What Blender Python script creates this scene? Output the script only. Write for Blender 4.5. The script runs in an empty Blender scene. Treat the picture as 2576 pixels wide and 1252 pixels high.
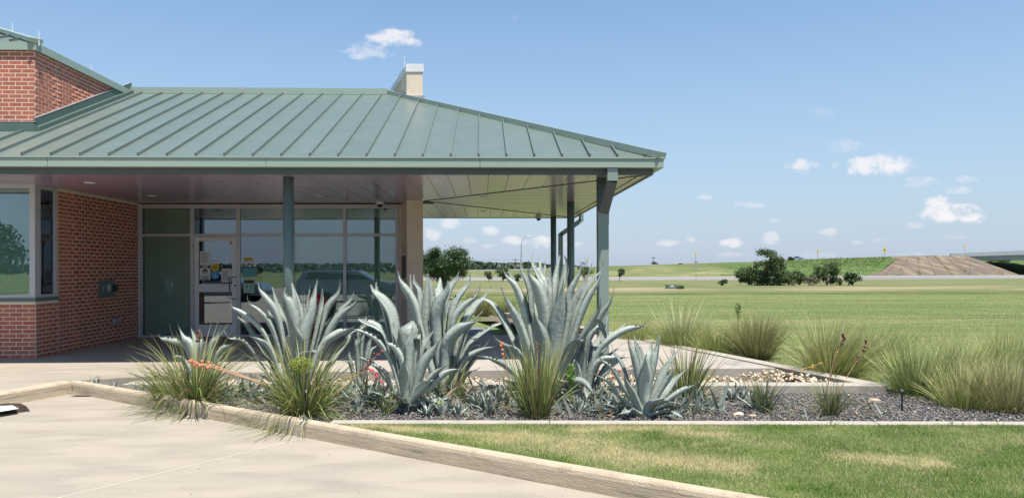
import bpy, math, random
import numpy as np
from mathutils import Vector, Matrix, Euler
random.seed(7); RNG = np.random.RandomState(7)
S = bpy.context.scene; COL = S.collection
R = math.radians

# ------------------------------------------------------------------ camera
cam = bpy.data.cameras.new('camera'); CAM = bpy.data.objects.new('camera', cam); COL.objects.link(CAM)
CAM.location = (0, 0, 1.585)
CR = Matrix.Rotation(R(-2.1), 3, 'Z') @ Matrix.Rotation(R(90), 3, 'X') @ Matrix.Rotation(R(-0.17), 3, 'Z')
CAM.rotation_euler = CR.to_euler()
cam.sensor_width = 36; cam.lens = 26.553; cam.shift_y = 0.0186
cam.clip_start = 0.05; cam.clip_end = 9000
S.camera = CAM

# ------------------------------------------------------------------ sky, sun, exposure
SUN_EL, SUN_AZ = 69.5, 30.0          # azimuth measured from -Y towards +X
sd = Vector((math.sin(R(SUN_AZ))*math.cos(R(SUN_EL)), -math.cos(R(SUN_AZ))*math.cos(R(SUN_EL)), math.sin(R(SUN_EL))))
sun = bpy.data.lights.new('sun', 'SUN'); sun.energy = 4.6; sun.angle = R(0.53); sun.color = (1.0, 0.95, 0.87)
so = bpy.data.objects.new('sun', sun); COL.objects.link(so); so.location = (5, -10, 30)
so.rotation_euler = sd.to_track_quat('Z', 'Y').to_euler()
S.view_settings.view_transform = 'Standard'; S.view_settings.look = 'None'
S.view_settings.exposure = 0.80; S.view_settings.gamma = 1; S.view_settings.use_curve_mapping = False

def ray(px, py):                       # px, py in a 2576 x 1252 frame
    return CR @ Vector(((px-1288)/1900, -(py-674)/1900, -1))
def G(px, py, z=0.0):                  # where the line of sight meets the level z
    d = ray(px, py); t = (z-1.585)/d.z
    return Vector((d.x*t, d.y*t, z))
def V(px, py, y):                      # where it meets the vertical plane at depth y
    d = ray(px, py); t = y/d.y
    return Vector((d.x*t, y, 1.585+d.z*t))

world = bpy.data.worlds.new('World'); S.world = world; world.use_nodes = True
nt = world.node_tree; nt.nodes.clear()
N = nt.nodes.new; L = nt.links.new
out = N('ShaderNodeOutputWorld'); bg = N('ShaderNodeBackground'); L(bg.outputs[0], out.inputs[0])
sky = N('ShaderNodeTexSky'); sky.sky_type = 'NISHITA'; sky.sun_disc = False
sky.sun_elevation = R(SUN_EL); sky.sun_rotation = R(180-SUN_AZ); sky.altitude = 100
sky.air_density = 1.0; sky.dust_density = 0.35; sky.ozone_density = 2.2
bg.inputs[1].default_value = 0.09
def mth(op, a, b=None, c=None, clamp=False):
    n = N('ShaderNodeMath'); n.operation = op; n.use_clamp = clamp
    for i, v in enumerate((a, b, c)):
        if v is None: continue
        if isinstance(v, (int, float)): n.inputs[i].default_value = v
        else: L(v, n.inputs[i])
    return n.outputs[0]
tc = N('ShaderNodeTexCoord'); sep = N('ShaderNodeSeparateXYZ'); L(tc.outputs['Generated'], sep.inputs[0])
yc = mth('MAXIMUM', sep.outputs[1], 0.02)
uu = mth('DIVIDE', sep.outputs[0], yc); vv = mth('DIVIDE', sep.outputs[2], yc)
nz = N('ShaderNodeTexNoise'); nz.inputs['Scale'].default_value = 38; nz.inputs['Detail'].default_value = 7; nz.inputs['Roughness'].default_value = .62; nz.inputs['Distortion'].default_value = .35
cmb = N('ShaderNodeCombineXYZ'); L(uu, cmb.inputs[0]); L(mth('MULTIPLY', vv, 1.5), cmb.inputs[1]); L(cmb.outputs[0], nz.inputs[0])
# every cloud of the photograph: centre, half sizes, density
clouds = [(925,128,60,22,.75),(985,98,62,24,1.0),(1035,106,26,14,.7),(2205,415,92,26,1.05),(2230,400,45,18,1.0),(2018,417,42,17,.85),(2130,368,55,16,.3),
 (2388,535,72,24,1.2),(2360,517,40,22,1.1),(2440,548,40,13,.6),(2315,458,46,14,.5),(2412,478,34,12,.55),(2435,452,28,11,.5),(2305,567,34,8,.35),
 (1770,495,20,9,.6),(1888,514,36,9,.5),(1948,556,14,6,.35),(1680,610,30,9,.6),(1742,600,18,9,.65),(1842,608,32,12,.85),(1940,590,18,8,.4),(2085,583,28,9,.5),(1940,600,24,14,.55),
 (1090,588,26,16,.8),(1130,562,28,14,.7),(1238,580,26,13,.75),(1292,606,34,12,.85),(1365,610,28,16,.95),(1180,605,20,8,.4),(1230,618,22,8,.35),(1440,615,30,10,.5),
 (2060,282,40,14,.13),(1296,46,12,8,.15),(2155,610,16,7,.3),(2210,603,20,6,.3),(2400,596,36,6,.3),(1830,640,60,6,.3),(2290,640,40,9,.25),(2060,640,70,7,.2)]
tot = None; den_ = None
for (cx, cy, rx, ry, den) in clouds:
    c = ray(cx, cy); e = ray(cx+rx, cy); t = ray(cx, cy-ry)
    u0, v0 = c.x/c.y, c.z/c.y; ru = abs(e.x/e.y-u0)*1.25; rv = abs(t.z/t.y-v0)*1.35
    a = mth('MULTIPLY', mth('SUBTRACT', uu, u0), 1/ru); b = mth('MULTIPLY', mth('SUBTRACT', vv, v0), 1/rv)
    s = mth('MULTIPLY_ADD', b, b, mth('MULTIPLY', a, a))
    m = mth('SUBTRACT', 1.0, s, clamp=True)
    tot = m if tot is None else mth('MAXIMUM', tot, m)
    dd_ = mth('MULTIPLY', mth('MULTIPLY', m, 6.0, clamp=True), den); den_ = dd_ if den_ is None else mth('MAXIMUM', den_, dd_)
sh = mth('MULTIPLY_ADD', mth('SUBTRACT', nz.outputs[0], 0.5), 4.2, mth('MULTIPLY', tot, 1.35))
cov = N('ShaderNodeMapRange'); cov.interpolation_type = 'SMOOTHSTEP'; L(sh, cov.inputs[0]); cov.inputs[1].default_value = .22; cov.inputs[2].default_value = 1.6
cfac = mth('MULTIPLY', mth('MULTIPLY', cov.outputs[0], den_), 0.86, clamp=True)
mx = N('ShaderNodeMix'); mx.data_type = 'RGBA'; L(cfac, mx.inputs[0])
hs = N('ShaderNodeHueSaturation'); hs.inputs['Saturation'].default_value = 1.12; hs.inputs['Value'].default_value = 1.13; hs.inputs['Hue'].default_value = .493; L(sky.outputs[0], hs.inputs['Color'])
hz_ = N('ShaderNodeMix'); hz_.data_type = 'RGBA'
el_ = mth('MULTIPLY', mth('ABSOLUTE', sep.outputs[2]), 2.1, clamp=True); L(mth('MULTIPLY', mth('POWER', mth('SUBTRACT', 1.0, el_, clamp=True), 1.25), .93), hz_.inputs[0])
L(hs.outputs[0], hz_.inputs[6]); hz_.inputs[7].default_value = (2.9, 3.6, 4.6, 1)      # pale blue horizon air, the same all round
L(hz_.outputs[2], mx.inputs[6]); mx.inputs[7].default_value = (6.0, 5.9, 6.1, 1); L(mx.outputs[2], bg.inputs[0])

# ------------------------------------------------------------------ materials
MATS = {}
def mat(name, c1, c2=None, scale=8, rough=.7, bump=0, bscale=60, metal=0, spec=.5, detail=4, rand=0, attr=False, translucent=0, stretch=(1,1,1), c3=None, s3=1, f3=(.5,.65), coat=0):
    m = bpy.data.materials.new(name); m.use_nodes = True; t = m.node_tree; n = t.nodes; l = t.links
    p = n['Principled BSDF']; p.inputs['Roughness'].default_value = rough; p.inputs['Metallic'].default_value = metal
    p.inputs['Specular IOR Level'].default_value = spec; p.inputs['Coat Weight'].default_value = coat
    geo = n.new('ShaderNodeNewGeometry'); mp = n.new('ShaderNodeMapping'); mp.inputs['Scale'].default_value = stretch; l.new(geo.outputs['Position'], mp.inputs[0])
    colr = None
    if attr:
        a = n.new('ShaderNodeAttribute'); a.attribute_name = 'Col'; colr = a.outputs['Color']
    elif c2 is None:
        p.inputs['Base Color'].default_value = (*c1, 1)
    else:
        x = n.new('ShaderNodeTexNoise'); x.inputs['Scale'].default_value = scale; x.inputs['Detail'].default_value = detail; x.inputs['Roughness'].default_value = .62; l.new(mp.outputs[0], x.inputs[0])
        r = n.new('ShaderNodeMapRange'); l.new(x.outputs[0], r.inputs[0]); r.inputs[1].default_value = .33; r.inputs[2].default_value = .67
        k = n.new('ShaderNodeMix'); k.data_type = 'RGBA'; l.new(r.outputs[0], k.inputs[0]); k.inputs[6].default_value = (*c1, 1); k.inputs[7].default_value = (*c2, 1); colr = k.outputs[2]
    if c3 is not None:
        x = n.new('ShaderNodeTexNoise'); x.inputs['Scale'].default_value = s3; x.inputs['Detail'].default_value = 5; l.new(mp.outputs[0], x.inputs[0])
        r = n.new('ShaderNodeMapRange'); r.interpolation_type = 'SMOOTHSTEP'; l.new(x.outputs[0], r.inputs[0]); r.inputs[1].default_value = f3[0]; r.inputs[2].default_value = f3[1]
        k = n.new('ShaderNodeMix'); k.data_type = 'RGBA'; l.new(r.outputs[0], k.inputs[0]); l.new(colr, k.inputs[6]); k.inputs[7].default_value = (*c3, 1); colr = k.outputs[2]
    if rand and colr is not None:
        oi = n.new('ShaderNodeObjectInfo'); at = n.new('ShaderNodeAttribute'); at.attribute_name = 'rnd'
        ad = n.new('ShaderNodeMath'); ad.operation = 'ADD'; l.new(oi.outputs['Random'], ad.inputs[0]); l.new(at.outputs['Fac'], ad.inputs[1])
        fr = n.new('ShaderNodeMath'); fr.operation = 'FRACT'; l.new(ad.outputs[0], fr.inputs[0])
        mr = n.new('ShaderNodeMapRange'); l.new(fr.outputs[0], mr.inputs[0]); mr.inputs[3].default_value = 1-rand; mr.inputs[4].default_value = 1+rand
        h = n.new('ShaderNodeHueSaturation'); l.new(mr.outputs[0], h.inputs['Value']); l.new(colr, h.inputs['Color']); colr = h.outputs[0]
    if colr is not None: l.new(colr, p.inputs['Base Color'])
    if bump:
        x = n.new('ShaderNodeTexNoise'); x.inputs['Scale'].default_value = bscale; x.inputs['Detail'].default_value = 6; l.new(mp.outputs[0], x.inputs[0])
        b = n.new('ShaderNodeBump'); b.inputs['Strength'].default_value = min(1, bump); b.inputs['Distance'].default_value = .02; l.new(x.outputs[0], b.inputs['Height']); l.new(b.outputs[0], p.inputs['Normal'])
    if translucent:
        tr = n.new('ShaderNodeBsdfTranslucent'); ms = n.new('ShaderNodeMixShader'); ms.inputs[0].default_value = translucent
        if colr is not None: l.new(colr, tr.inputs[0])
        else: tr.inputs[0].default_value = (*c1, 1)
        l.new(p.outputs[0], ms.inputs[1]); l.new(tr.outputs[0], ms.inputs[2]); l.new(ms.outputs[0], n['Material Output'].inputs[0])
    MATS[name] = m
    return m
mat('brick', (0.42,0.138,0.0808), (0.336,0.099,0.0617), 14, .85, .2, 180, rand=.13)
mat('mortar', (0.702,0.594,0.486), (0.63,0.531,0.432), 30, .95, .3, 200)
mat('roofmetal', (0.115,0.149,0.13), (0.133,0.166,0.146), 3, .33, .5, 2.2, spec=.6, rand=.05)
mat('gutter', (0.275,0.346,0.284), (0.256,0.326,0.269), 2, .42, 0, spec=.5)
mat('roofdark', (.085,.13,.115), (.075,.12,.10), 3, .4, 0)
mat('beam', (.085,.10,.10), (.075,.09,.09), 2, .5)
mat('soffit', (0.37,0.274,0.379), (0.336,0.25,0.346), 1.5, .2, .05, 3, metal=.08, spec=.8, rand=.03)
mat('gap', (.03,.03,.03))
mat('post', (0.0975,0.146,0.133), (0.11,0.163,0.147), 4, .33, .05, 20)
mat('spout', (0.205,0.265,0.231), (0.193,0.252,0.218), 4, .45)
mat('tan', (0.694,0.576,0.449), (0.632,0.525,0.408), 5, .9, .35, 250)
mat('cream', (.62,.56,.46), (.58,.52,.43), 5, .9, .35, 250)
mat('white', (0.637,0.646,0.654), (0.578,0.586,0.595), 6, .45)
mat('alu', (0.45,0.45,0.477), (0.414,0.414,0.441), 4, .4, metal=.15)
mat('steel', (.30,.30,.31), None, rough=.25, metal=.9)
mat('bronze', (.035,.03,.028), None, rough=.4)
mat('concrete', (.345,.298,.238), (.272,.238,.192), 2.2, .9, .5, 70, c3=(.355,.304,.246), s3=1.9, f3=(.44,.66), detail=12, stretch=(.55,1.5,1))
mat('curb', (0.459,0.373,0.267), (0.388,0.32,0.229), 2.5, .9, .35, 60, c3=(0.317,0.253,0.183), s3=5, f3=(.52,.72), detail=8)
mat('slab', (0.374,0.333,0.286), (0.318,0.282,0.247), 1.3, .9, .2, 45, c3=(0.238,0.214,0.191), s3=2.2, f3=(.55,.7), detail=8)
mat('border', (0.396,0.354,0.293), (0.329,0.296,0.247), 3, .9, .3, 70, c3=(0.224,0.201,0.164), s3=4, f3=(.6,.75))
mat('facewood', (0.463,0.385,0.282), (0.331,0.274,0.194), 3, .92, .5, 18, stretch=(.7,.7,12), c3=(0.215,0.17,0.124), s3=2.0, f3=(.52,.72))
mat('joint', (0.6,0.55,0.463))
mat('blackrock', (0.129,0.118,0.109), (0.241,0.218,0.2), 30, .8, 0, rand=.5)
mat('graybed', (0.042,0.042,0.0468), (0.066,0.066,0.072), 60, .95, .6, 90)
mat('graygravel', (0.221,0.221,0.238), (0.128,0.128,0.14), 45, .95, 1, 60, detail=8)
mat('rock', (0.636,0.547,0.408), (0.49,0.35,0.221), 22, .85, .3, 90, rand=.35)
mat('mulch', (.10,.075,.05), (.20,.16,.12), 40, .95, .8, 90)
mat('agave', (0.322,0.357,0.31), (0.264,0.31,0.281), 5, .5, .35, 20, spec=.4, rand=.20, detail=9, c3=(0.206,0.239,0.176), s3=11, f3=(.56,.75))
mat('agave_dry', (0.4,0.336,0.224), (0.288,0.224,0.136), 18, .8)
mat('cutend', (.66,.68,.55), (.58,.60,.47), 18, .7)
mat('blade', (0,0,0), attr=True, rough=.55, translucent=.25, spec=.3)
mat('lawn', (0,0,0), attr=True, rough=.75, translucent=.35, spec=.15)
mat('lawnsoil', (0,0,0), attr=True, rough=1, bump=.8, bscale=120, spec=.1)
mat('leafdark', (.018,.048,.012), (.05,.10,.022), 4, .42, rand=.2, translucent=.15, spec=.5)
mat('leafmid', (0.057,0.0972,0.03), (0.103,0.14,0.048), 2, .6, translucent=.25)
mat('leafdry', (.12,.12,.06), (.16,.14,.08), 2, .7, translucent=.2)
mat('leaffar', (.05,.075,.05), (.08,.105,.06), .05, .8)
mat('bark', (0.08,0.06,0.044), (0.128,0.104,0.08), 20, .9, .5, 60)
mat('asphalt', (0.195,0.185,0.176), (0.163,0.156,0.15), .5, .9)
mat('paleroad', (0.24,0.222,0.198), (0.21,0.198,0.18), .3, .9)
mat('abut', (0.146,0.111,0.0775), (0.112,0.0838,0.061), .35, .9, 0, stretch=(1,.25,.25), c3=(0.203,0.156,0.102), s3=.5, f3=(.5,.62), detail=8)
mat('bridge', (0.297,0.324,0.342), (0.261,0.288,0.306), .4, .8)
mat('yellow', (.62,.42,.02)); mat('paper', (.62,.62,.60), (.58,.58,.56), 30); mat('black', (.012,.012,.012), None, rough=.5)
mat('signyellow', (.62,.45,.03)); mat('blue', (.05,.27,.50)); mat('teal', (.10,.30,.32)); mat('palegreen', (.34,.52,.44)); mat('ink', (.05,.05,.05)); mat('red', (.50,.02,.015), None, rough=.4)
mat('binred', (.33,.012,.012), None, rough=.35); mat('orangered', (.65,.12,.05)); mat('galv', (0.315,0.324,0.333), None, rough=.5, metal=.3)
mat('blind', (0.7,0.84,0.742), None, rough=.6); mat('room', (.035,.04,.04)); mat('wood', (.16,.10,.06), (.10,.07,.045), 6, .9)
mat('carpaint', (.16,.20,.26), None, rough=.25, coat=.6); mat('carglass', (.01,.012,.015), None, rough=.05); mat('tyre', (.015,.015,.015))
mat('greenbox', (.12,.17,.13)); mat('pod', (.16,.045,.035), (.09,.04,.03), 50, .7); mat('stalk', (.42,.20,.13), (.30,.22,.12), 20, .6); mat('podlight', (.55,.24,.12), (.38,.14,.08), 50, .7); mat('pinkflower', (.62,.07,.10)); mat('fennel', (.27,.33,.05), (.35,.40,.08), 30, .7, translucent=.2)
mat('tipbrown', (.10,.065,.05), (.16,.11,.08), 20, .6); mat('dirtblack', (.025,.014,.010), (.05,.028,.02), 25, .9, .5, 60)
mat('brightgreen', (.10,.25,.02), (.16,.32,.04), 20, .5, translucent=.3)
g = bpy.data.materials.new('glass'); g.use_nodes = True; n = g.node_tree.nodes; l = g.node_tree.links; n.clear()
o_ = n.new('ShaderNodeOutputMaterial'); tr = n.new('ShaderNodeBsdfTransparent'); tr.inputs[0].default_value = (.78,.86,.82,1)
gl = n.new('ShaderNodeBsdfGlossy'); gl.inputs[0].default_value = (.82,.88,1,1); gl.inputs['Roughness'].default_value = .004
lw = n.new('ShaderNodeFresnel'); lw.inputs[0].default_value = 1.75; ms = n.new('ShaderNodeMixShader')
ma = n.new('ShaderNodeMath'); ma.operation = 'MULTIPLY_ADD'; ma.inputs[1].default_value = 1.3; ma.inputs[2].default_value = .04
l.new(lw.outputs[0], ma.inputs[0]); l.new(ma.outputs[0], ms.inputs[0]); l.new(tr.outputs[0], ms.inputs[1]); l.new(gl.outputs[0], ms.inputs[2]); l.new(ms.outputs[0], o_.inputs[0])
MATS['glass'] = g

# ------------------------------------------------------------------ helpers
def link(name, me, m=None, parent=None):
    o = bpy.data.objects.new(name, me); COL.objects.link(o)
    if m is not None and me is not None: me.materials.append(MATS[m] if isinstance(m, str) else m)
    if parent is not None: o.parent = parent
    return o
def tag(o, label=None, cat=None, group=None, kind=None):
    if label: o['label'] = label
    if cat: o['category'] = cat
    if group: o['group'] = group
    if kind: o['kind'] = kind
    return o
def thing(name, label, cat, group=None):
    return tag(link(name, None), label, cat, group)
def npmesh(name, Vs, F, m, parent=None, col=None, smooth=False, rnd=None):
    me = bpy.data.meshes.new(name); Vs = np.asarray(Vs, dtype=np.float32); F = np.asarray(F, dtype=np.int32); k = F.shape[1]
    me.vertices.add(len(Vs)); me.vertices.foreach_set('co', Vs.ravel())
    me.loops.add(F.size); me.loops.foreach_set('vertex_index', F.ravel())
    me.polygons.add(len(F)); me.polygons.foreach_set('loop_start', np.arange(0, F.size, k, dtype=np.int32))
    me.update(calc_edges=True)
    if smooth: me.polygons.foreach_set('use_smooth', np.ones(len(F), dtype=bool))
    if col is not None:
        a = me.attributes.new('Col', 'FLOAT_COLOR', 'POINT'); c = np.ones((len(Vs), 4), dtype=np.float32); c[:, :3] = col; a.data.foreach_set('color', c.ravel())
    if rnd is not None:
        a = me.attributes.new('rnd', 'FLOAT', 'POINT'); a.data.foreach_set('value', np.asarray(rnd, dtype=np.float32))
    return link(name, me, m, parent)
class MB:
    def __init__(s): s.v = []; s.f = []
    def add(s, vs, fs):
        b = len(s.v); s.v += [tuple(v) for v in vs]; s.f += [tuple(i+b for i in f) for f in fs]; return s
    def box(s, x0, x1, y0, y1, z0, z1, M=None):
        vs = [Vector(p) for p in ((x0,y0,z0),(x1,y0,z0),(x1,y1,z0),(x0,y1,z0),(x0,y0,z1),(x1,y0,z1),(x1,y1,z1),(x0,y1,z1))]
        if M is not None: vs = [M @ v for v in vs]
        return s.add(vs, [(3,2,1,0),(4,5,6,7),(0,1,5,4),(1,2,6,5),(2,3,7,6),(3,0,4,7)])
    def prism(s, poly, z0, z1):          # poly counter-clockwise in xy; z may be functions
        n = len(poly); f0 = z0 if callable(z0) else (lambda x, y: z0); f1 = z1 if callable(z1) else (lambda x, y: z1)
        vs = [(p[0], p[1], f0(p[0], p[1])) for p in poly]+[(p[0], p[1], f1(p[0], p[1])) for p in poly]
        return s.add(vs, [tuple(range(n-1, -1, -1)), tuple(range(n, 2*n))]+[(i, (i+1) % n, n+(i+1) % n, n+i) for i in range(n)])
    def beam(s, a, b, w, h, up=(0,0,1)):    # rectangular bar between two points, centred
        a = Vector(a); b = Vector(b); t = (b-a).normalized(); sd_ = t.cross(Vector(up)).normalized(); u = sd_.cross(t)
        vs = [p+sd_*(w/2*i)+u*(h/2*j) for p in (a, b) for i, j in ((-1,-1),(1,-1),(1,1),(-1,1))]
        return s.add(vs, [(0,1,2,3),(7,6,5,4),(0,4,5,1),(1,5,6,2),(2,6,7,3),(3,7,4,0)])
    def tube(s, pts, rad, seg=8, cap=True):
        pts = [Vector(p) for p in pts]; n = len(pts); rs = rad if isinstance(rad, (list, tuple)) else [rad]*n; b = len(s.v)
        for i, p in enumerate(pts):
            t = (pts[min(i+1, n-1)]-pts[max(i-1, 0)]).normalized(); r = Vector((1,0,0)) if abs(t.z) > .9 else Vector((0,0,1))
            a = t.cross(r).normalized(); c = t.cross(a)
            for k in range(seg):
                q = 2*math.pi*k/seg; s.v.append(tuple(p+(a*math.cos(q)+c*math.sin(q))*rs[i]))
        for i in range(n-1):
            for k in range(seg): s.f.append((b+i*seg+k, b+i*seg+(k+1) % seg, b+(i+1)*seg+(k+1) % seg, b+(i+1)*seg+k))
        if cap: s.f.append(tuple(b+k for k in range(seg))[::-1]); s.f.append(tuple(b+(n-1)*seg+k for k in range(seg)))
        return s
    def ell(s, c, r, seg=8, rings=5):
        c = Vector(c); b = len(s.v); r = r if isinstance(r, (tuple, list)) else (r, r, r)
        for i in range(1, rings):
            t = math.pi*i/rings
            for k in range(seg):
                q = 2*math.pi*k/seg; s.v.append((c.x+r[0]*math.sin(t)*math.cos(q), c.y+r[1]*math.sin(t)*math.sin(q), c.z+r[2]*math.cos(t)))
        s.v.append((c.x, c.y, c.z+r[2])); s.v.append((c.x, c.y, c.z-r[2])); T = len(s.v)-2; B = T+1
        for i in range(rings-2):
            for k in range(seg): s.f.append((b+i*seg+k, b+(i+1)*seg+k, b+(i+1)*seg+(k+1) % seg, b+i*seg+(k+1) % seg))
        for k in range(seg):
            s.f.append((T, b+k, b+(k+1) % seg)); s.f.append((B, b+(rings-2)*seg+(k+1) % seg, b+(rings-2)*seg+k))
        return s
    def build(s, name, m, parent=None, smooth=False, bevel=0):
        me = bpy.data.meshes.new(name); me.from_pydata(s.v, [], s.f); me.update()
        if smooth: me.polygons.foreach_set('use_smooth', np.ones(len(me.polygons), dtype=bool))
        o = link(name, me, m, parent)
        if bevel:
            b = o.modifiers.new('bevel', 'BEVEL'); b.width = bevel; b.segments = 2; b.limit_method = 'ANGLE'
        return o
def clip(poly, a, b, c):                # keep a*x+b*y<=c of a convex polygon
    o = []
    for i in range(len(poly)):
        p, q = poly[i], poly[(i+1) % len(poly)]; dp = a*p[0]+b*p[1]-c; dq = a*q[0]+b*q[1]-c
        if dp <= 0: o.append(p)
        if dp*dq < 0: t = dp/(dp-dq); o.append((p[0]+t*(q[0]-p[0]), p[1]+t*(q[1]-p[1])))
    return o
def text(body, size, loc, m, parent, name='lettering', depth=.0006, rot=(90,0,0), align='CENTER', bold=0):
    c = bpy.data.curves.new('t', 'FONT'); c.body = body; c.size = size; c.align_x = align; c.align_y = 'CENTER'; c.extrude = depth; c.offset = bold
    o = bpy.data.objects.new('t', c); COL.objects.link(o); bpy.context.view_layer.update()
    me = bpy.data.meshes.new_from_object(o.evaluated_get(bpy.context.evaluated_depsgraph_get()))
    bpy.data.objects.remove(o); me.name = name; me.materials.clear()
    k = link(name, me, m, parent); k.location = loc; k.rotation_euler = [R(a) for a in rot]
    return k
def vnoise(x, y, sc, seed=0):
    x = np.asarray(x)*sc+seed*17.3; y = np.asarray(y)*sc+seed*9.1; xi = np.floor(x).astype(int); yi = np.floor(y).astype(int); fx = x-xi; fy = y-yi
    h = lambda a, b: (np.sin(a*127.1+b*311.7+seed*74.7)*43758.5453) % 1.0
    fx = fx*fx*(3-2*fx); fy = fy*fy*(3-2*fy)
    return (h(xi,yi)*(1-fx)+h(xi+1,yi)*fx)*(1-fy)+(h(xi,yi+1)*(1-fx)+h(xi+1,yi+1)*fx)*fy
def fbm(x, y, sc, seed=0, o=3):
    return sum(vnoise(x, y, sc*2**i, seed+i)*.5**i for i in range(o))/sum(.5**i for i in range(o))
# ================================================================== THE SETTING
ZS = .15                                     # level of the walk, porch slab, kerb tops
def gh(x, y):                                # terrain height
    x = np.asarray(x, float); y = np.asarray(y, float)
    z = np.interp(y, [-400,-40,8.6,12,20,45,50.2,56,80,136,158,400], [-.4,-.1,-.02,.03,-.10,-.24,-.28,-.33,-.40,-.74,-.80,-.6])
    left = np.clip((3.0-.27*(y-16)-x)/2.0, 0, 1)*np.clip((24-y)/3, 0, 1)
    return z-left*.22
def sheet(name, xs, ys, zf, m, col=None, kind='structure'):
    X, Y = np.meshgrid(xs, ys); Z = zf(X, Y); Vs = np.stack([X.ravel(), Y.ravel(), Z.ravel()], 1); nx = len(xs)
    i, j = np.meshgrid(np.arange(nx-1), np.arange(len(ys)-1)); a = (j*nx+i).ravel(); F = np.stack([a, a+1, a+nx+1, a+nx], 1)
    o = npmesh(name, Vs, F, m, smooth=True, col=None if col is None else col(X.ravel(), Y.ravel())); tag(o, kind=kind); return o
# ground material: mown lawn, dry verge, rough meadow, told apart by where they lie
gm = bpy.data.materials.new('ground'); gm.use_nodes = True; t_ = gm.node_tree; n = t_.nodes; l = t_.links; P = n['Principled BSDF']
P.inputs['Roughness'].default_value = .95; P.inputs['Specular IOR Level'].default_value = .1
geo = n.new('ShaderNodeNewGeometry'); sp = n.new('ShaderNodeSeparateXYZ'); l.new(geo.outputs['Position'], sp.inputs[0])
def noi(sc, st, det=6, rg=.6):
    mp = n.new('ShaderNodeMapping'); mp.inputs['Scale'].default_value = st; l.new(geo.outputs['Position'], mp.inputs[0])
    x = n.new('ShaderNodeTexNoise'); x.inputs['Scale'].default_value = sc; x.inputs['Detail'].default_value = det; x.inputs['Roughness'].default_value = rg; l.new(mp.outputs[0], x.inputs[0]); return x.outputs[0]
def rng_(v, a, b, c=0, d=1):
    r = n.new('ShaderNodeMapRange'); l.new(v, r.inputs[0]); r.inputs[1].default_value = a; r.inputs[2].default_value = b; r.inputs[3].default_value = c; r.inputs[4].default_value = d; r.interpolation_type = 'SMOOTHSTEP'; return r.outputs[0]
def mixc(f, a, b):
    k = n.new('ShaderNodeMix'); k.data_type = 'RGBA'; l.new(f, k.inputs[0])
    for i, v in ((6, a), (7, b)):
        if isinstance(v, tuple): k.inputs[i].default_value = (*v, 1)
        else: l.new(v, k.inputs[i])
    return k.outputs[2]
def ma_(op, a, b):
    k = n.new('ShaderNodeMath'); k.operation = op
    for i, v in enumerate((a, b)):
        if isinstance(v, (int, float)): k.inputs[i].default_value = v
        else: l.new(v, k.inputs[i])
    return k.outputs[0]
wob = ma_('MULTIPLY', ma_('SUBTRACT', noi(.15, (1,.3,1)), .5), 10)
yy = ma_('ADD', sp.outputs[1], wob)
lawn = mixc(rng_(noi(1.3, (.25,1,1)), .35, .65), (.132,.176,.055), (.20,.228,.088))
lawn = mixc(rng_(noi(.35, (.15,1,1), 8), .50, .68), lawn, (.24,.235,.11))
lawn = mixc(rng_(noi(.16, (.16,1.5,1), 7, .7), .42, .60, 0, .55), lawn, (.10,.14,.042))
lawn = mixc(rng_(noi(.22, (.14,1.5,1), 7, .7), .52, .64, 0, .6), lawn, (.28,.25,.13))
lawn = mixc(rng_(noi(.8, (.10,1.3,1), 7), .60, .70, 0, .9), lawn, (.38,.33,.21))
lawn = mixc(rng_(noi(5, (1,1,1), 4), .3, .7, 0, .35), lawn, (.085,.135,.03))
mead = mixc(rng_(noi(.22, (.3,1,1)), .42, .6), (.12,.145,.06), (.22,.19,.105))
mead = mixc(rng_(noi(1.1, (.2,1,1), 7), .42, .6, 0, .75), mead, (.12,.15,.055))
colr = mixc(rng_(yy, 53, 58), lawn, mead)
strip = ma_('MULTIPLY', rng_(yy, 60, 64), rng_(yy, 76, 69)); colr = mixc(ma_('MULTIPLY', strip, rng_(noi(.2, (.3,1,1)), .35, .6)), colr, (.30,.24,.15))
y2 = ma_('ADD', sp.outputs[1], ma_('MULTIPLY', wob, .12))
dk = ma_('MULTIPLY', rng_(y2, 49.0, 52), rng_(y2, 56.6, 55.6)); colr = mixc(ma_('MULTIPLY', dk, .85), colr, mixc(rng_(noi(.7, (.3,1,1), 5), .4, .6), (.06,.10,.025), (.15,.145,.06)))  # taller grass along the lawn's far edge, its line of shading put into the colour
far = rng_(sp.outputs[1], 300, 700); colr = mixc(far, colr, (.16,.20,.10))
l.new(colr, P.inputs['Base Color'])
bp = n.new('ShaderNodeBump'); bp.inputs['Strength'].default_value = .9; bp.inputs['Distance'].default_value = .05; l.new(noi(14, (1,1,1), 8, .75), bp.inputs['Height']); l.new(bp.outputs[0], P.inputs['Normal'])
MATS['groundm'] = gm
sheet('ground', np.r_[-3000,-1500,-700,-300,-150,-80,-40,-25,np.arange(-15,20,.5),22,28,40,80,150,300,700,1500,3000], np.r_[-1500,-600,-300,-100,-40,np.arange(-20,6,2.),np.arange(6,30,.5),np.arange(30,60,.8),65,72,80,100,120,136,158,250,400,800,1600,5000], gh, 'groundm')

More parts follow.
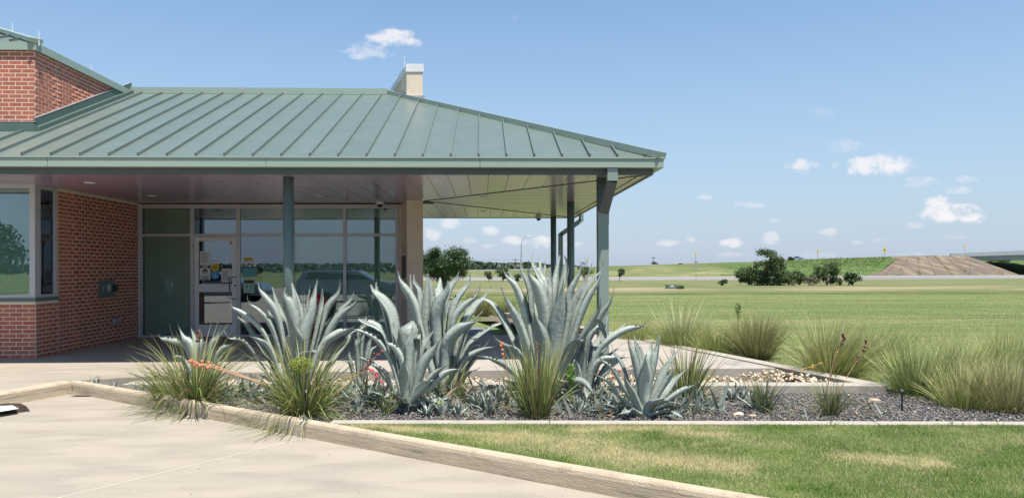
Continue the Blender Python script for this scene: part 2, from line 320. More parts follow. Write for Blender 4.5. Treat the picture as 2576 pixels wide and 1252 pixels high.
# parking pavement with its joint, kerb and walk
k0 = G(181,988,0); k1 = G(1278,1198,0); kd = (k1-k0).normalized(); kn = Vector((kd.y, -kd.x, 0)); kn = kn if kn.y < 0 else -kn   # kn points to the pavement
kfar = k0+kd*20
w0 = G(0,1022,0); wd = (w0-k0).normalized(); wl = k0+wd*12
mb = MB(); mb.prism([(k0.x, k0.y), (wl.x, wl.y), (-30, wl.y-1), (-30, -30), (40, -30), (40, kfar.y-12), (kfar.x, kfar.y)], -.12, 0)
tag(mb.build('parking_pavement', 'concrete'), kind='structure')
def jointline(a, b, z, name='pavement_joint'):
    m_ = MB(); m_.beam((a.x, a.y, z), (b.x, b.y, z), .006, .004); o = m_.build(name, 'joint'); tag(o, kind='structure')
a_ = G(759,1103,0); b_ = G(150,1252,0); jointline(a_-(b_-a_).normalized()*.0, b_+(b_-a_)*1.0, .003)
# sweep a kerb profile along a line: (offset away from pavement, height)
prof = [(0,0),(.008,.105),(.016,.132),(.030,.146),(.045,.15),(.097,.15),(.097,-.05)]
def kerb(name, pts, m1):
    th = tag(link(name, None), kind='structure')
    for (a, b), nrm in pts:
        top, face = MB(), MB(); n_ = 24
        def ring(i):
            p = a+(b-a)*i/n_
            return [tuple(Vector((p.x, p.y, 0))-nrm*(o_+.002*math.sin(p.x*7+o_*30))+Vector((0,0,h_))) for o_, h_ in prof]
        for i in range(n_):
            r0, r1 = ring(i), ring(i+1)
            for k in range(len(prof)-1):
                (face if k < 1 else top).add([r0[k], r1[k], r1[k+1], r0[k+1]], [(0,1,2,3)])
        for r_ in (ring(0), ring(n_)): top.add(r_, [tuple(range(len(r_)))])
        top.build('kerb_top', 'curb', th, smooth=True); face.build('kerb_face', 'facewood', th)
    return th
kerb('kerb', [((k0, kfar), kn)], None)
jt = MB(); off = [(-.002,0),(.006,.106),(.014,.134),(.029,.149),(.045,.153),(.097,.153)]
pj = G(759,1103,0)
for i in range(len(off)-1):
    p = [pj-kn*off[j][0]+Vector((0,0,off[j][1])) for j in (i, i+1)]
    jt.add([p[0]-kd*.005, p[0]+kd*.005, p[1]+kd*.005, p[1]-kd*.005], [(0,1,2,3)])
tag(jt.build('kerb_joint', 'joint'), kind='structure')
# borders: direction of the low border and of the lawn edging are turned a little from the building
tip = G(2230,969,ZS); bl = G(297,966,ZS); bd = (tip-bl).normalized()
kin0 = k0-kn*.097                              # inner edge of the kerb at its corner
# walk west of the bed: kerbed step then pavement up to the porch
bord_l = kin0+bd*0.0
wn = Vector((wd.y, -wd.x, 0)); wn = wn if wn.y < 0 else -wn
step = tag(link('walk_kerb', None), kind='structure'); tp, fc = MB(), MB()
pr2 = [(0,0),(.008,.125),(.02,.145),(.05,.152),(.16,.152)]
for i in range(16):
    q0, q1 = k0+wd*12*i/16, k0+wd*12*(i+1)/16
    for k in range(4):
        vs = [q-wn*pr2[kk][0]+Vector((0,0,pr2[kk][1])) for q, kk in ((q0,k),(q1,k),(q1,k+1),(q0,k+1))]
        (fc if k < 1 else tp).add(vs, [(3,2,1,0)])
tp.add([tuple(k0-wn*a_+Vector((0,0,b_))) for a_, b_ in pr2]+[tuple(k0-wn*.16)], [tuple(range(6))]); tp.box(k0.x-.05, k0.x+.035, k0.y+.055, k0.y+.14, .001, .1495)
tp.build('kerb_top', 'curb', step, smooth=True); fc.build('kerb_face', 'facewood', step)
Yslab = G(1952,925,ZS).y; sl_tip = G(1952,925,ZS)
diag = Vector((-math.sin(R(14.6)), math.cos(R(14.6)), 0))
# the walk and the porch slab are one level; cut a stone strip between slab and border
strip_l = G(310,950,ZS); bo = Vector((bd.y, -bd.x, 0)); bo = bo if bo.y > 0 else -bo    # away from camera
bw = .26
pA = bl+bo*bw; 
strip_end = Vector((strip_l.x, strip_l.y, 0))
wi = [k0-wn*.158, wl-wn*.158]
walk = MB(); walk.prism([(kin0.x, kin0.y), (strip_end.x, strip_end.y), (-3.5, Yslab), (-3.5, 17), (-30, 17), (wi[1].x, wi[1].y), (wi[0].x+.02, wi[0].y)][::1], -.1, ZS)
tag(walk.build('walk', 'concrete'), kind='structure')
# porch slab
ps = MB(); right_at = lambda y: sl_tip.x+diag.x/diag.y*(y-sl_tip.y)
ps.prism([(-3.496, Yslab), (sl_tip.x, Yslab), (right_at(16.15), 16.15), (-3.496, 16.15)], -.05, ZS+.002)
tag(ps.build('porch_slab', 'slab', bevel=.008), kind='structure')
# low concrete border round the stones (front run and the run turned along the lawn)
def run(a, b, w, nrm, z0, z1, name, th, m='border'):
    q = MB(); c, d = b+nrm*w, a+nrm*w; P_ = [(a.x,a.y),(b.x,b.y),(c.x,c.y),(d.x,d.y)]
    if (b.x-a.x)*(d.y-a.y)-(b.y-a.y)*(d.x-a.x) < 0: P_ = P_[::-1]
    q.prism(P_, z0, z1); return q.build(name, m, th, bevel=.008)
bt = tag(link('stone_border', None), kind='structure')
run(bl+bd*.05, tip, bw, bo, .015, ZS, 'border_run', bt)
tipb = tip+bo*bw; dn = Vector((-diag.y, diag.x, 0))*-1     # to the right of the diagonal
dn = dn if dn.x > 0 else -dn
far_b = tip+diag*15.9
aa = tipb+bd*(-.075)*0; run(aa, far_b, .24, -dn, -.12, ZS-.0015, 'border_run', bt)
# bed floors
def floor(name, poly, z, m, kind='structure'):
    q = MB(); q.add([(p[0], p[1], z(p[0], p[1]) if callable(z) else z) for p in poly], [tuple(range(len(poly)))]); return tag(q.build(name, m), kind=kind)
e0 = G(860,1064,.13); e1 = G(2576,1068,.13); ed = (e1-e0).normalized(); en = Vector((-ed.y, ed.x, 0))   # lawn edging
e2 = e0+ed*9
floor('stone_strip_bed', [(sl_tip.x+.02, tip.y+.3), (tip.x-.25, tip.y+.25), (far_b.x-.22, far_b.y), (right_at(16.1)+.02, 16.1), (sl_tip.x+.02, Yslab)], .086, 'mulch')
floor('planting_bed', [(kin0.x, kin0.y-.02), (k0.x+kd.x*4.9-kn.x*.09, k0.y+kd.y*4.9-kn.y*.09), (e2.x, e2.y), (e2.x, 10), (tip.x+.7, 10.4), (tip.x+.02, tip.y+.12), (bl.x, bl.y+.12)], .045, 'graybed')
floor('stone_strip_bed', [(strip_end.x-.4, bl.y), (tip.x, tip.y+.1), (far_b.x, far_b.y), (far_b.x-1.2, far_b.y), (sl_tip.x-.1, Yslab+.3), (-3.6, Yslab+.05), (strip_end.x, strip_end.y+.1)], .012, 'mulch')
et = tag(link('lawn_edging', None), kind='structure')
run(e0-ed*.12, e0+ed*1.95, .14, en, -.02, .135, 'edging_length', et, 'border'); run(e0+ed*1.956, e0+ed*5, .14, en, -.02, .135, 'edging_length', et, 'border'); run(e0+ed*5.006, e2, .14, en, -.02, .135, 'edging_length', et, 'border')
# gravel court behind the porch and its edging
cb = G(1472,797,-.0); cb2 = far_b
tree_b = G(1180,757,-.15); cpoly = [(-9,16.2),(right_at(16.2)+.5,16.2),(far_b.x, far_b.y)]
q1_ = G(1545,812,0); q2_ = G(1400,792,0)
cp = [G(1235,795,-.05), G(1185,757,-.12), G(1065,757,-.12)]
floor('gravel_court', [(-9,16.2),(far_b.x-.1,16.2),(far_b.x+diag.x*9.2-.05, far_b.y+diag.y*9.2),(cp[0].x, cp[0].y),(cp[1].x, cp[1].y),(cp[2].x-3, cp[2].y)], lambda x, y: float(gh(x, y))+.045, 'graygravel')
q = MB(); c0 = far_b+diag*1.0; c1 = far_b+diag*9.2; q.beam((c0.x,c0.y,.02),(c1.x,c1.y,-.08),.14,.12); tag(q.build('court_edging', 'border'), kind='structure')
q = MB(); q.beam((cp[0].x,cp[0].y,-.1),(c1.x,c1.y,-.09),.12,.12); q.beam((cp[0].x,cp[0].y,-.1),(cp[1].x,cp[1].y,-.14),.12,.1); tag(q.build('court_edging', 'border'), kind='structure')
p0, p1 = G(1060,727,-.38), G(1300,728,-.38); q = MB(); q.beam((p0.x,p0.y,-.36),(p1.x,p1.y,-.36),1.6,.06); tag(q.build('field_path', 'paleroad'), kind='structure')

# front lawn: dry patches are real colours of the grass
dryseg = [((1310,1098),(1480,1122),30),((1480,1120),(1600,1145),24),((1560,1140),(1850,1172),18),((1700,1088),(1800,1092),10),((2120,1142),(2330,1160),13),((1460,1078),(1700,1072),7),((900,1068),(1250,1090),6)]
def drym(x, y):
    d = np.zeros_like(x)
    for (a, b, w) in dryseg:
        A, B = G(a[0],a[1],.13), G(b[0],b[1],.13); ww = w/1252*3.4*1.0; ab = np.array([B.x-A.x, B.y-A.y]); t = np.clip(((x-A.x)*ab[0]+(y-A.y)*ab[1])/(ab@ab), 0, 1)
        dd = np.hypot(x-A.x-t*ab[0], (y-A.y-t*ab[1])*1.0); rr = .055+w/1000*9*(.6+.9*vnoise(x,y,4,3)); d = np.maximum(d, np.clip(1.35-dd/rr, 0, 1))
    return d
def lawncol(x, y, j=None):
    f = fbm(x, y, 1.6, 2); f2 = fbm(x*1.0, y*2.2, 5.5, 8)
    d = np.clip(drym(x, y)*(.25+1.3*f2)+.30*np.clip(fbm(x*.5, y*1.6, 3.2, 21)-.5, 0, 1)*2+np.clip((f-.52)*2.2, 0, .5)*.9*(f2*1.6), 0, 1)[:, None]
    g1 = np.array([.175,.26,.065]); g2 = np.array([.31,.36,.135]); dr = np.array([.56,.50,.28])
    k = np.clip((fbm(x, y, 3, 5)-.3)*2, 0, 1)[:, None]
    if j is None: return (g1*(1-k)+g2*k)*(1-d)*.62+dr*d*.75
    j = j[:, None]; isd = (RNG.rand(len(x), 1) < (d*.9+.07)); c = g1*(1-k)+g2*k
    return np.where(isd, dr*(.75+.5*j), c*(.65+.8*j))
def inlawn(x, y):                # inside kerb line and edging
    s1 = (x-k0.x)*kn.x+(y-k0.y)*kn.y < -.102
    s2 = (x-e0.x)*en.x+(y-e0.y)*en.y < -.005
    return s1 & s2
lx0, ly0 = e0.x, e0.y
lp = [(e0.x-.1, e0.y+.05), (k0.x+kd.x*17-kn.x*.15, k0.y+kd.y*17-kn.y*.15), (e2.x, k0.y+kd.y*17), (e2.x, e2.y)]
xs = np.arange(-2.2, 7.6, .05); ys = np.arange(2.6, 7.3, .05); X, Y = np.meshgrid(xs, ys); m_ = inlawn(X, Y)
idx = -np.ones(X.shape, int); cell = m_[:-1,:-1]&m_[1:,:-1]&m_[:-1,1:]&m_[1:,1:]
jj, ii = np.nonzero(cell); nx = len(xs); F = np.stack([jj*nx+ii, jj*nx+ii+1, (jj+1)*nx+ii+1, (jj+1)*nx+ii], 1)
Zs = .112+.01*fbm(X.ravel(), Y.ravel(), 2, 1)
tag(npmesh('front_lawn', np.stack([X.ravel(), Y.ravel(), Zs], 1), F, 'lawnsoil', smooth=True, col=lawncol(X.ravel(), Y.ravel())), kind='structure')
fl = MB(); fl.prism([(k0.x+kd.x*4-kn.x*.09, k0.y+kd.y*4-kn.y*.09), (k0.x+kd.x*18-kn.x*.09, k0.y+kd.y*18-kn.y*.09), (e2.x, e2.y), (e0.x, e0.y)], -.1, .10); tag(fl.build('lawn_soil', 'mulch'), kind='structure')
def ribbons(name, base, d0, length, width, droop, col, m, parent=None, seg=3, side=None, tipw=.1, tipc=None):
    n_ = len(base); k = seg+1; t = np.linspace(0, 1, k)
    d0 = d0/np.linalg.norm(d0, axis=1, keepdims=True)
    hz = d0.copy(); hz[:, 2] = 0; hz /= (np.linalg.norm(hz, axis=1, keepdims=True)+1e-9)
    # integrate: direction sinks towards horizontal/down with droop
    pts = np.zeros((n_, k, 3)); pts[:, 0] = base; cur = d0.copy()
    for i in range(1, k):
        pts[:, i] = pts[:, i-1]+cur*(length/seg)[:, None]; cur = cur+np.stack([hz[:,0]*.25, hz[:,1]*.25, -np.ones(n_)], 1)*(droop/seg)[:, None]; cur /= np.linalg.norm(cur, axis=1, keepdims=True)
    if side is None:
        a = RNG.rand(n_)*math.pi; side = np.stack([np.cos(a), np.sin(a)*.5, np.zeros(n_)], 1)
    wv = width[:, None]*np.interp(t, [0, .3, .7, 1], [.8, 1, .75, tipw])[None, :]
    Lf = pts-side[:, None, :]*wv[..., None]/2; Rt = pts+side[:, None, :]*wv[..., None]/2
    Vs = np.stack([Lf, Rt], 2).reshape(-1, 3); b = (np.arange(n_)*k*2)[:, None]+np.arange(seg)[None, :]*2
    b = b.ravel(); F = np.stack([b, b+1, b+3, b+2], 1)
    cc = np.repeat(np.asarray(col, float)[:, None, :], k, axis=1)
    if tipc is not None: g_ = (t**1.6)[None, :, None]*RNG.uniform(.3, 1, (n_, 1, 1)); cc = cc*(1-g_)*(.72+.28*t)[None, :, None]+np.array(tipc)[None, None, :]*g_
    return npmesh(name, Vs, F, m, parent, col=np.repeat(cc.reshape(-1, 3), 2, axis=0))
nb = 520000; bx = RNG.uniform(-1.9, 6.6, nb); by = RNG.uniform(3.6, 7.2, nb); ok = inlawn(bx, by)&(np.abs(bx-.037*by) < by*.93); bx, by = bx[ok], by[ok]; nb = len(bx)
dd = RNG.normal(0, .55, (nb, 3)); dd[:, 2] = 1
h_ = RNG.uniform(.018, .042, nb)*(.8+.5*vnoise(bx, by, 3, 4)); w_ = RNG.uniform(.003, .0055, nb); sdv = RNG.normal(0, 1, (nb, 3)); sdv[:, 2] *= .3; sdv /= np.linalg.norm(sdv, axis=1, keepdims=True)
b3 = np.stack([bx, by, np.full(nb, .114)], 1); dn_ = dd/np.linalg.norm(dd, axis=1, keepdims=True)
Vs = np.stack([b3-sdv*w_[:, None]/2, b3+sdv*w_[:, None]/2, b3+dn_*h_[:, None]], 1).reshape(-1, 3); F = np.arange(nb*3).reshape(-1, 3)
o = npmesh('front_grass', Vs, F, 'lawn', col=np.repeat(lawncol(bx, by, RNG.rand(nb)), 3, axis=0)); tag(o, 'short mown grass with straw patches in front of the bed', kind='stuff')
# coarse weeds and longer tufts in the lawn
wx, wy, wl_, wc = [], [], [], []
for (px, py, n_, r_, hh) in [(2040,1228,70,.16,.11),(2120,1238,40,.12,.09),(2100,1068,60,.16,.06),(2250,1069,60,.14,.05),(2385,1068,60,.13,.06),(2500,1070,50,.14,.05),(1800,1120,30,.1,.05),(2180,1095,25,.2,.05),(2300,1130,40,.25,.06),(1490,1110,20,.15,.05)]:
    c = G(px, py, .13); a = RNG.rand(n_)*6.28; r = np.sqrt(RNG.rand(n_))*r_; wx += list(c.x+np.cos(a)*r*1.3); wy += list(c.y+np.sin(a)*r*.4); wl_ += list(RNG.uniform(.5, 1.1, n_)*hh)
n_ = len(wx); dv = RNG.normal(0, .7, (n_, 3)); dv[:, 2] = 1
tag(ribbons('lawn_tufts', np.stack([wx, wy, np.full(n_, .115)], 1), dv, np.array(wl_), RNG.uniform(.004,.008,n_), RNG.uniform(.2,.8,n_), np.array([.10,.20,.035])*(.7+.6*RNG.rand(n_,1)), 'lawn'), 'taller coarse grass tufts along the lawn edging', kind='stuff')
# ragged grass of the back lawn
nb = 200000; by = 9.5+(RNG.rand(nb)**1.7)*48; bx = RNG.uniform(-.12, .92, nb)*by; line = far_b.x-diag.x/diag.y*0+ (by-far_b.y)*diag.x/diag.y
ok = (bx > tip.x+(by-tip.y)*diag.x/diag.y+.25)|(by > 26.5); bx, by = bx[ok], by[ok]; nb = len(bx)
f = fbm(bx*.10, by*.8, 1.0, 3)+RNG.normal(0,.06,nb); f2 = fbm(bx*.12, by*1.0, .9, 6); c = np.where((f > .5)[:, None], [[.30,.31,.14]], [[.19,.235,.09]]); c = np.where((f2*RNG.rand(nb)*2 > .95)[:, None], [[.52,.47,.25]], c)*(.7+.6*RNG.rand(nb, 1))
h_ = RNG.uniform(.02, .05, nb)*np.clip(1.5-by/60, .5, 1); w_ = .004+by*.00045; a = RNG.rand(nb)*6.28; sdv = np.stack([np.cos(a), np.sin(a), 0*a], 1); dd = RNG.normal(0, .6, (nb, 3)); dd[:, 2] = 1; dd /= np.linalg.norm(dd, axis=1, keepdims=True)
b3 = np.stack([bx, by, gh(bx, by)-.003], 1); Vs = np.stack([b3-sdv*w_[:, None]/2, b3+sdv*w_[:, None]/2, b3+dd*h_[:, None]], 1).reshape(-1, 3)
tag(npmesh('back_lawn_grass', Vs, np.arange(nb*3).reshape(-1, 3), 'lawn', col=np.repeat(c, 3, axis=0)), 'mown grass of the wide lawn beyond the grass clumps', kind='stuff')

# stones: squashed rough octahedra
def stones(name, x, y, z, sz, m, label, flat=.6):
    n_ = len(x); o = np.array([[1,0,0],[0,1,0],[-1,0,0],[0,-1,0],[0,0,1],[0,0,-1],[.75,.7,.35],[-.7,.7,-.3]])[:6]
    F0 = np.array([[0,1,4],[1,2,4],[2,3,4],[3,0,4],[1,0,5],[2,1,5],[3,2,5],[0,3,5]])
    P_ = o[None]*RNG.uniform(.55, 1.25, (n_, 6, 1))+RNG.normal(0, .14, (n_, 6, 3)); P_[:, :, 2] *= flat
    a = RNG.rand(n_)*6.28; b = RNG.normal(0, .5, n_); ca, sa, cb_, sb = np.cos(a), np.sin(a), np.cos(b), np.sin(b)
    xz = P_[:, :, 0]*cb_[:, None]-P_[:, :, 2]*sb[:, None]; zz = P_[:, :, 0]*sb[:, None]+P_[:, :, 2]*cb_[:, None]; yy_ = P_[:, :, 1]*.75
    Q = np.stack([xz*ca[:, None]-yy_*sa[:, None], xz*sa[:, None]+yy_*ca[:, None], zz], 2)*sz[:, None, None]+np.stack([x, y, z], 1)[:, None]
    F = (F0[None]+(np.arange(n_)*6)[:, None, None]).reshape(-1, 3)
    return tag(npmesh(name, Q.reshape(-1, 3), F, m, rnd=np.repeat(RNG.rand(n_), 6)), label, kind='stuff')
ng = 60000; bx = RNG.uniform(-5.6, 6.6, ng); by = RNG.uniform(6.7, 10, ng)
ok = ((bx-k0.x)*kn.x+(by-k0.y)*kn.y < -.11)&((bx-e0.x)*en.x+(by-e0.y)*en.y > .15)&(((bx-tip.x)*bo.x+(by-tip.y)*bo.y < -.01)|((bx > tip.x+.02+(by-tip.y)*diag.x/diag.y)&(by < 9.6)))
bx, by = bx[ok], by[ok]; stones('slate_gravel', bx, by, .052+RNG.rand(len(bx))*.016, RNG.uniform(.009, .019, len(bx)), 'blackrock', 'dark slate gravel covering the planting bed')
ng = 34000; bx = RNG.uniform(-5.2, 5, ng); by = RNG.uniform(8.9, 27, ng)
lineR = tip.x+(by-tip.y)*diag.x/diag.y-.27*1.0
inn = ((bx-tipb.x)*bo.x+(by-tipb.y)*bo.y > .02)&(bx < lineR+.02)&((by < Yslab-.02)|(bx > right_at(by)+.03))&(by < 16.1)&(bx > strip_end.x+.3-(by-strip_end.y)*0)&(by < np.interp(bx, [strip_end.x, -3.5], [strip_end.y+.05, Yslab-.02])+np.where(bx > -3.5, 99, 0))
bx, by = bx[inn], by[inn]; lift = np.where((bx > sl_tip.x-.1)|((bx > right_at(by))&(by > Yslab)), .082, .082*np.clip((bx-sl_tip.x+.7)/.6, 0, 1))
stones('river_stones', bx, by, .018+lift+RNG.rand(len(bx))*.03, RNG.uniform(.018, .048, len(bx)), 'rock', 'tan and white river stones between slab and border')
n_ = 150; bx = RNG.uniform(1.5, 6, n_); by = RNG.uniform(7.2, 9, n_); stones('pale_pebbles', bx, by, np.full(n_, .068), RNG.uniform(.008, .022, n_), 'rock', 'scattered pale pebbles lying on the slate gravel')
for (px, py, s_, lab) in [(2198,1008,.085,'cream limestone lump by the broken corner of the border'),(1858,1042,.06,'brown flat stone on slate gravel near the lawn edging'),(1892,1046,.045,'small rusty stone beside the brown flat one')]:
    c = G(px, py, .07); q = MB(); q.ell((0,0,0), (s_, s_*.7, s_*.45), 7, 5); q.v = [tuple(Vector(v)*(.8+.4*random.random())) for v in q.v]
    o = q.build('loose_stone', 'rock'); o.location = c; tag(o, lab, 'stone')
for (px, py) in [(240,1051),(500,1108),(505,1115),(480,1150),(1050,1130),(1180,1147),(850,1105)]:
    pass
n_ = 260; a = [G(random.uniform(150,1500), random.uniform(1020,1250), 0) for _ in range(n_)]; a = [p for p in a if (p.x-k0.x)*kn.x+(p.y-k0.y)*kn.y > .03 and p.y < 9]
stones('pavement_grit', np.array([p.x for p in a]), np.array([p.y for p in a]), np.full(len(a), .003), RNG.uniform(.0025, .008, len(a)), 'rock', 'loose grit and tiny pebbles on the pavement', .5)

# ================================================================== FAR FIELD: roads, embankment, bridge
def cz(px, py, Y): return V(px, py, Y)
def strip_quad(name, a, m): q = MB(); q.add(a, [(0,1,2,3)]); return tag(q.build(name, m), kind='structure')
r0, r1 = V(1000,702.5,138), V(2900,700.5,142); r2, r3 = V(2900,690,156), V(1000,696,156)
strip_quad('frontage_road', [(r0.x-200,r0.y,r0.z-.2),(r1.x+60,r1.y,r1.z),(r2.x+60,r2.y,r2.z),(r3.x-200,r3.y,r3.z-.2)], 'paleroad')
a0, a1 = V(2170,703.5,137.5), V(2900,704,137.5); a2, a3 = V(2900,692.5,155.5), V(2170,693.5,155.5)
for v in (a0,a1,a2,a3): v.z += .03
strip_quad('frontage_road_asphalt', [a0,a1,a2,a3], 'asphalt')
# embankment
cpx = [(-600,684),(900,683),(1065,682),(1250,681),(1400,677),(1535,670),(1597,669),(1750,663.5),(1900,659.5),(2091,652),(2224,648),(2395,643.5)]
gE = bpy.data.materials.new('embankgrass'); gE.use_nodes = True; t_ = gE.node_tree; n = t_.nodes; l = t_.links; P = n['Principled BSDF']; P.inputs['Roughness'].default_value = .95; P.inputs['Specular IOR Level'].default_value = .1
geo = n.new('ShaderNodeNewGeometry'); sp = n.new('ShaderNodeSeparateXYZ'); l.new(geo.outputs['Position'], sp.inputs[0])
c = mixc(rng_(noi(.16, (.5,1,2.5)), .4, .62), (.115,.15,.055), (.20,.21,.095)); c = mixc(rng_(noi(.5, (.3,1,1.5), 6), .56, .7), c, (.36,.31,.16))
c = mixc(ma_('MULTIPLY', rng_(sp.outputs[0], 48, 62), .8), c, mixc(rng_(noi(.6, (1,1,1)), .4, .65), (.055,.11,.03), (.13,.19,.06)))
l.new(c, P.inputs['Base Color']); bp = n.new('ShaderNodeBump'); bp.inputs['Strength'].default_value = 1; bp.inputs['Distance'].default_value = .6; l.new(noi(1.2, (1,1,1), 6, .7), bp.inputs['Height']); l.new(bp.outputs[0], P.inputs['Normal']); MATS['embankgrass'] = gE
YC = 185; mbE = MB(); rows = []
pp = np.linspace(0, len(cpx)-1, 60)
for q in pp:
    px = np.interp(q, range(len(cpx)), [c_[0] for c_ in cpx]); py = np.interp(q, range(len(cpx)), [c_[1] for c_ in cpx])
    cr = V(px, py, YC); w = max(0.25, cr.z+.4)
    sh_ = -64*np.clip((px-1990)/250, 0, 1)/1900; to = Vector(((cr.x/YC+sh_)*160, 160, -.55)); rows.append([to, to.lerp(cr, .35)+Vector((0,0,.15*w)), to.lerp(cr, .75)+Vector((0,0,.12*w)), cr+Vector((0,0,random.uniform(-.05,.1))), Vector((cr.x*1.02, YC+6, cr.z+(cr.z-1.585)*6/YC+.06)), Vector((cr.x*280/YC, 280, 1.585+(cr.z-1.585)*280/YC+.45)), Vector((cr.x*310/YC, 310, -.6))])
for i in range(len(rows)-1):
    for k in (range(3) if np.interp(pp[i+1], range(len(cpx)), [c_[0] for c_ in cpx]) < 2278 else []): mbE.add([rows[i][k], rows[i+1][k], rows[i+1][k+1], rows[i][k+1]], [(0,1,2,3)])
    mbE.add([rows[i][5], rows[i+1][5], rows[i+1][6], rows[i][6]], [(0,1,2,3)])
    mbE.add([rows[i][3], rows[i+1][3], rows[i+1][4], rows[i][4]], [(0,1,2,3)])
o = mbE.build('embankment', 'embankgrass', smooth=True); tag(o, kind='structure')
mh = MB()
for i in range(len(rows)-1): mh.add([rows[i][4], rows[i+1][4], rows[i+1][5], rows[i][5]], [(0,1,2,3)])
tag(mh.build('highway', 'asphalt'), kind='structure')
# concrete slope of the bridge abutment
at = thing('abutment_slope', 'brown paved slope under the left end of the bridge with weedy joints', 'slope paving')
T0, T1 = V(2248,645,YC-.3), V(2430,643,YC-.3); B0, B1 = V(2184,693.5,160), V(2566,692.5,160)
nc, nr = 9, 1
for i in range(nc):
    u0, u1 = i/nc+.003, (i+1)/nc-.003
    q = MB(); q.add([B0.lerp(B1,u0)+Vector((0,0,.02)), B0.lerp(B1,u1)+Vector((0,0,.12)), T0.lerp(T1,u1)+Vector((0,0,.1)), T0.lerp(T1,u0)+Vector((0,0,.1)), B0.lerp(B1,u0)-Vector((0,0,.5)), B0.lerp(B1,u1)-Vector((0,0,.5)), T0.lerp(T1,u1)-Vector((0,0,.5)), T0.lerp(T1,u0)-Vector((0,0,.5))], [(0,1,2,3),(0,4,5,1),(1,5,6,2),(3,7,4,0),(2,6,7,3)]); q.build('slope_panel', 'abut', at)
q = MB(); q.add([B0-Vector((0,0,.1)), B1-Vector((0,0,.1)), T1, T0], [(0,1,2,3)]); q.add([B1-Vector((0,0,.1)), (B1.x+9,200,-.5), (T1.x+2,200,T1.z), T1], [(0,1,2,3)]); q.build('slope_base', 'abut', at)
wv_ = []
for u in (.2,.33,.34,.555,.56,.565,.67,.68,.79,.9):
    for k in range(11): s_ = random.random(); wv_.append(B0.lerp(B1,u+random.gauss(0,.003)).lerp(T0.lerp(T1,u), s_ if u in(.555,.56,.565) else s_**1.3*.8+random.gauss(0,.02)*1)+Vector((0,0,.1)))
b3 = np.array([tuple(v) for v in wv_]); n_ = len(b3); b3 = np.repeat(b3, 5, 0)+RNG.normal(0, .15, (n_*5, 3))*[1,1,0]; n_ = len(b3); dv = RNG.normal(0,.5,(n_,3)); dv[:,2] = 1
o = ribbons('weeds', b3, dv, RNG.uniform(.12,.35,n_), RNG.uniform(.05,.12,n_), RNG.uniform(.1,.5,n_), np.array([.16,.20,.06])*(.7+.8*RNG.rand(n_,1)), 'lawn', at); tag(o, kind='stuff')
br = thing('overpass_bridge', 'grey concrete highway overpass entering at the right edge', 'bridge')
X0 = V(2389,640,YC).x; XR = 165
def zb(px, py, y=YC): return V(px, py, y).z
Xa = V(2470,640,YC).x
def slopebox(name, x0, x1, y0, y1, pa, pb, m):   # bar whose top/bottom follow two pixel rows (at 2389 and 2576)
    X2389, X2576 = V(2389,640,YC).x, V(2576,640,YC).x
    f = lambda pr: (lambda x: zb(2389,pr[0])+(zb(2576,pr[1])-zb(2389,pr[0]))*(x-X2389)/(X2576-X2389))
    t, b = f(pa), f(pb); q = MB(); q.add([(x0,y0,b(x0)),(x1,y0,b(x1)),(x1,y1,b(x1)),(x0,y1,b(x0)),(x0,y0,t(x0)),(x1,y0,t(x1)),(x1,y1,t(x1)),(x0,y1,t(x0))], [(3,2,1,0),(4,5,6,7),(0,1,5,4),(1,2,6,5),(2,3,7,6),(3,0,4,7)]); return q.build(name, m, br)
slopebox('parapet', X0, XR, YC-.5, YC-.1, (637.8,630), (643,636.5), 'bridge')
slopebox('deck', X0, XR, YC-.8, YC+45, (643.1,636.6), (646.5,641), 'bridge')  # rear depth added so the slope beneath falls into shade
slopebox('girder', Xa, XR, YC-.3, YC+.5, (646.6,641.1), (655,653.5), 'bridge')
for k in range(1,6): slopebox('girder', Xa, XR, YC-.3+2.6*k, YC+.5+2.6*k, (646.6,641.1), (655,653.5), 'bridge')
slopebox('abutment_wall', X0, Xa, YC-.45, YC+14, (646.55,641.05), (655,653.5), 'bridge')
for px in (2389,2460,2540):
    pass
# distant plain beyond: the far slope under the bridge and a wood on the skyline
q = MB(); q.add([(V(2436,0,195).x,195,-.6),(230,195,-.8),(230,229,.4),(V(2436,0,229).x,229,3.2)], [(0,1,2,3)]); q.add([(V(2436,0,236).x,236,.6),(230,236,-.5),(230,262,3.2),(V(2436,0,262).x,262,4.2)], [(0,1,2,3)]); tag(q.build('far_slope', 'embankgrass'), kind='structure')  # near sheet shaped to lie dark beneath the deepened deck
# ================================================================== THE BUILDING
B = thing('brick_building', 'single storey red brick building with green standing seam metal roof and glazed porch entrance', 'building')
XS, YB, YF, ZF = -7.25, 12.47, 16.13, 2.96     # brick side plane, brick front plane, glazed front, soffit level
EY, EX, BY = 10.95, 2.58, 20.80                # eave lines: front, right, back
RY = (EY+BY)/2; RX = -1.98; HK = (RY-EY)/(EX-RX); ZE = 3.185; SL = .4167
def SXp(px, py, x=XS): d = ray(px, py); t = x/d.x; return Vector((x, d.y*t, 1.585+d.z*t))
zr = lambda y: ZE+SL*(y-EY)
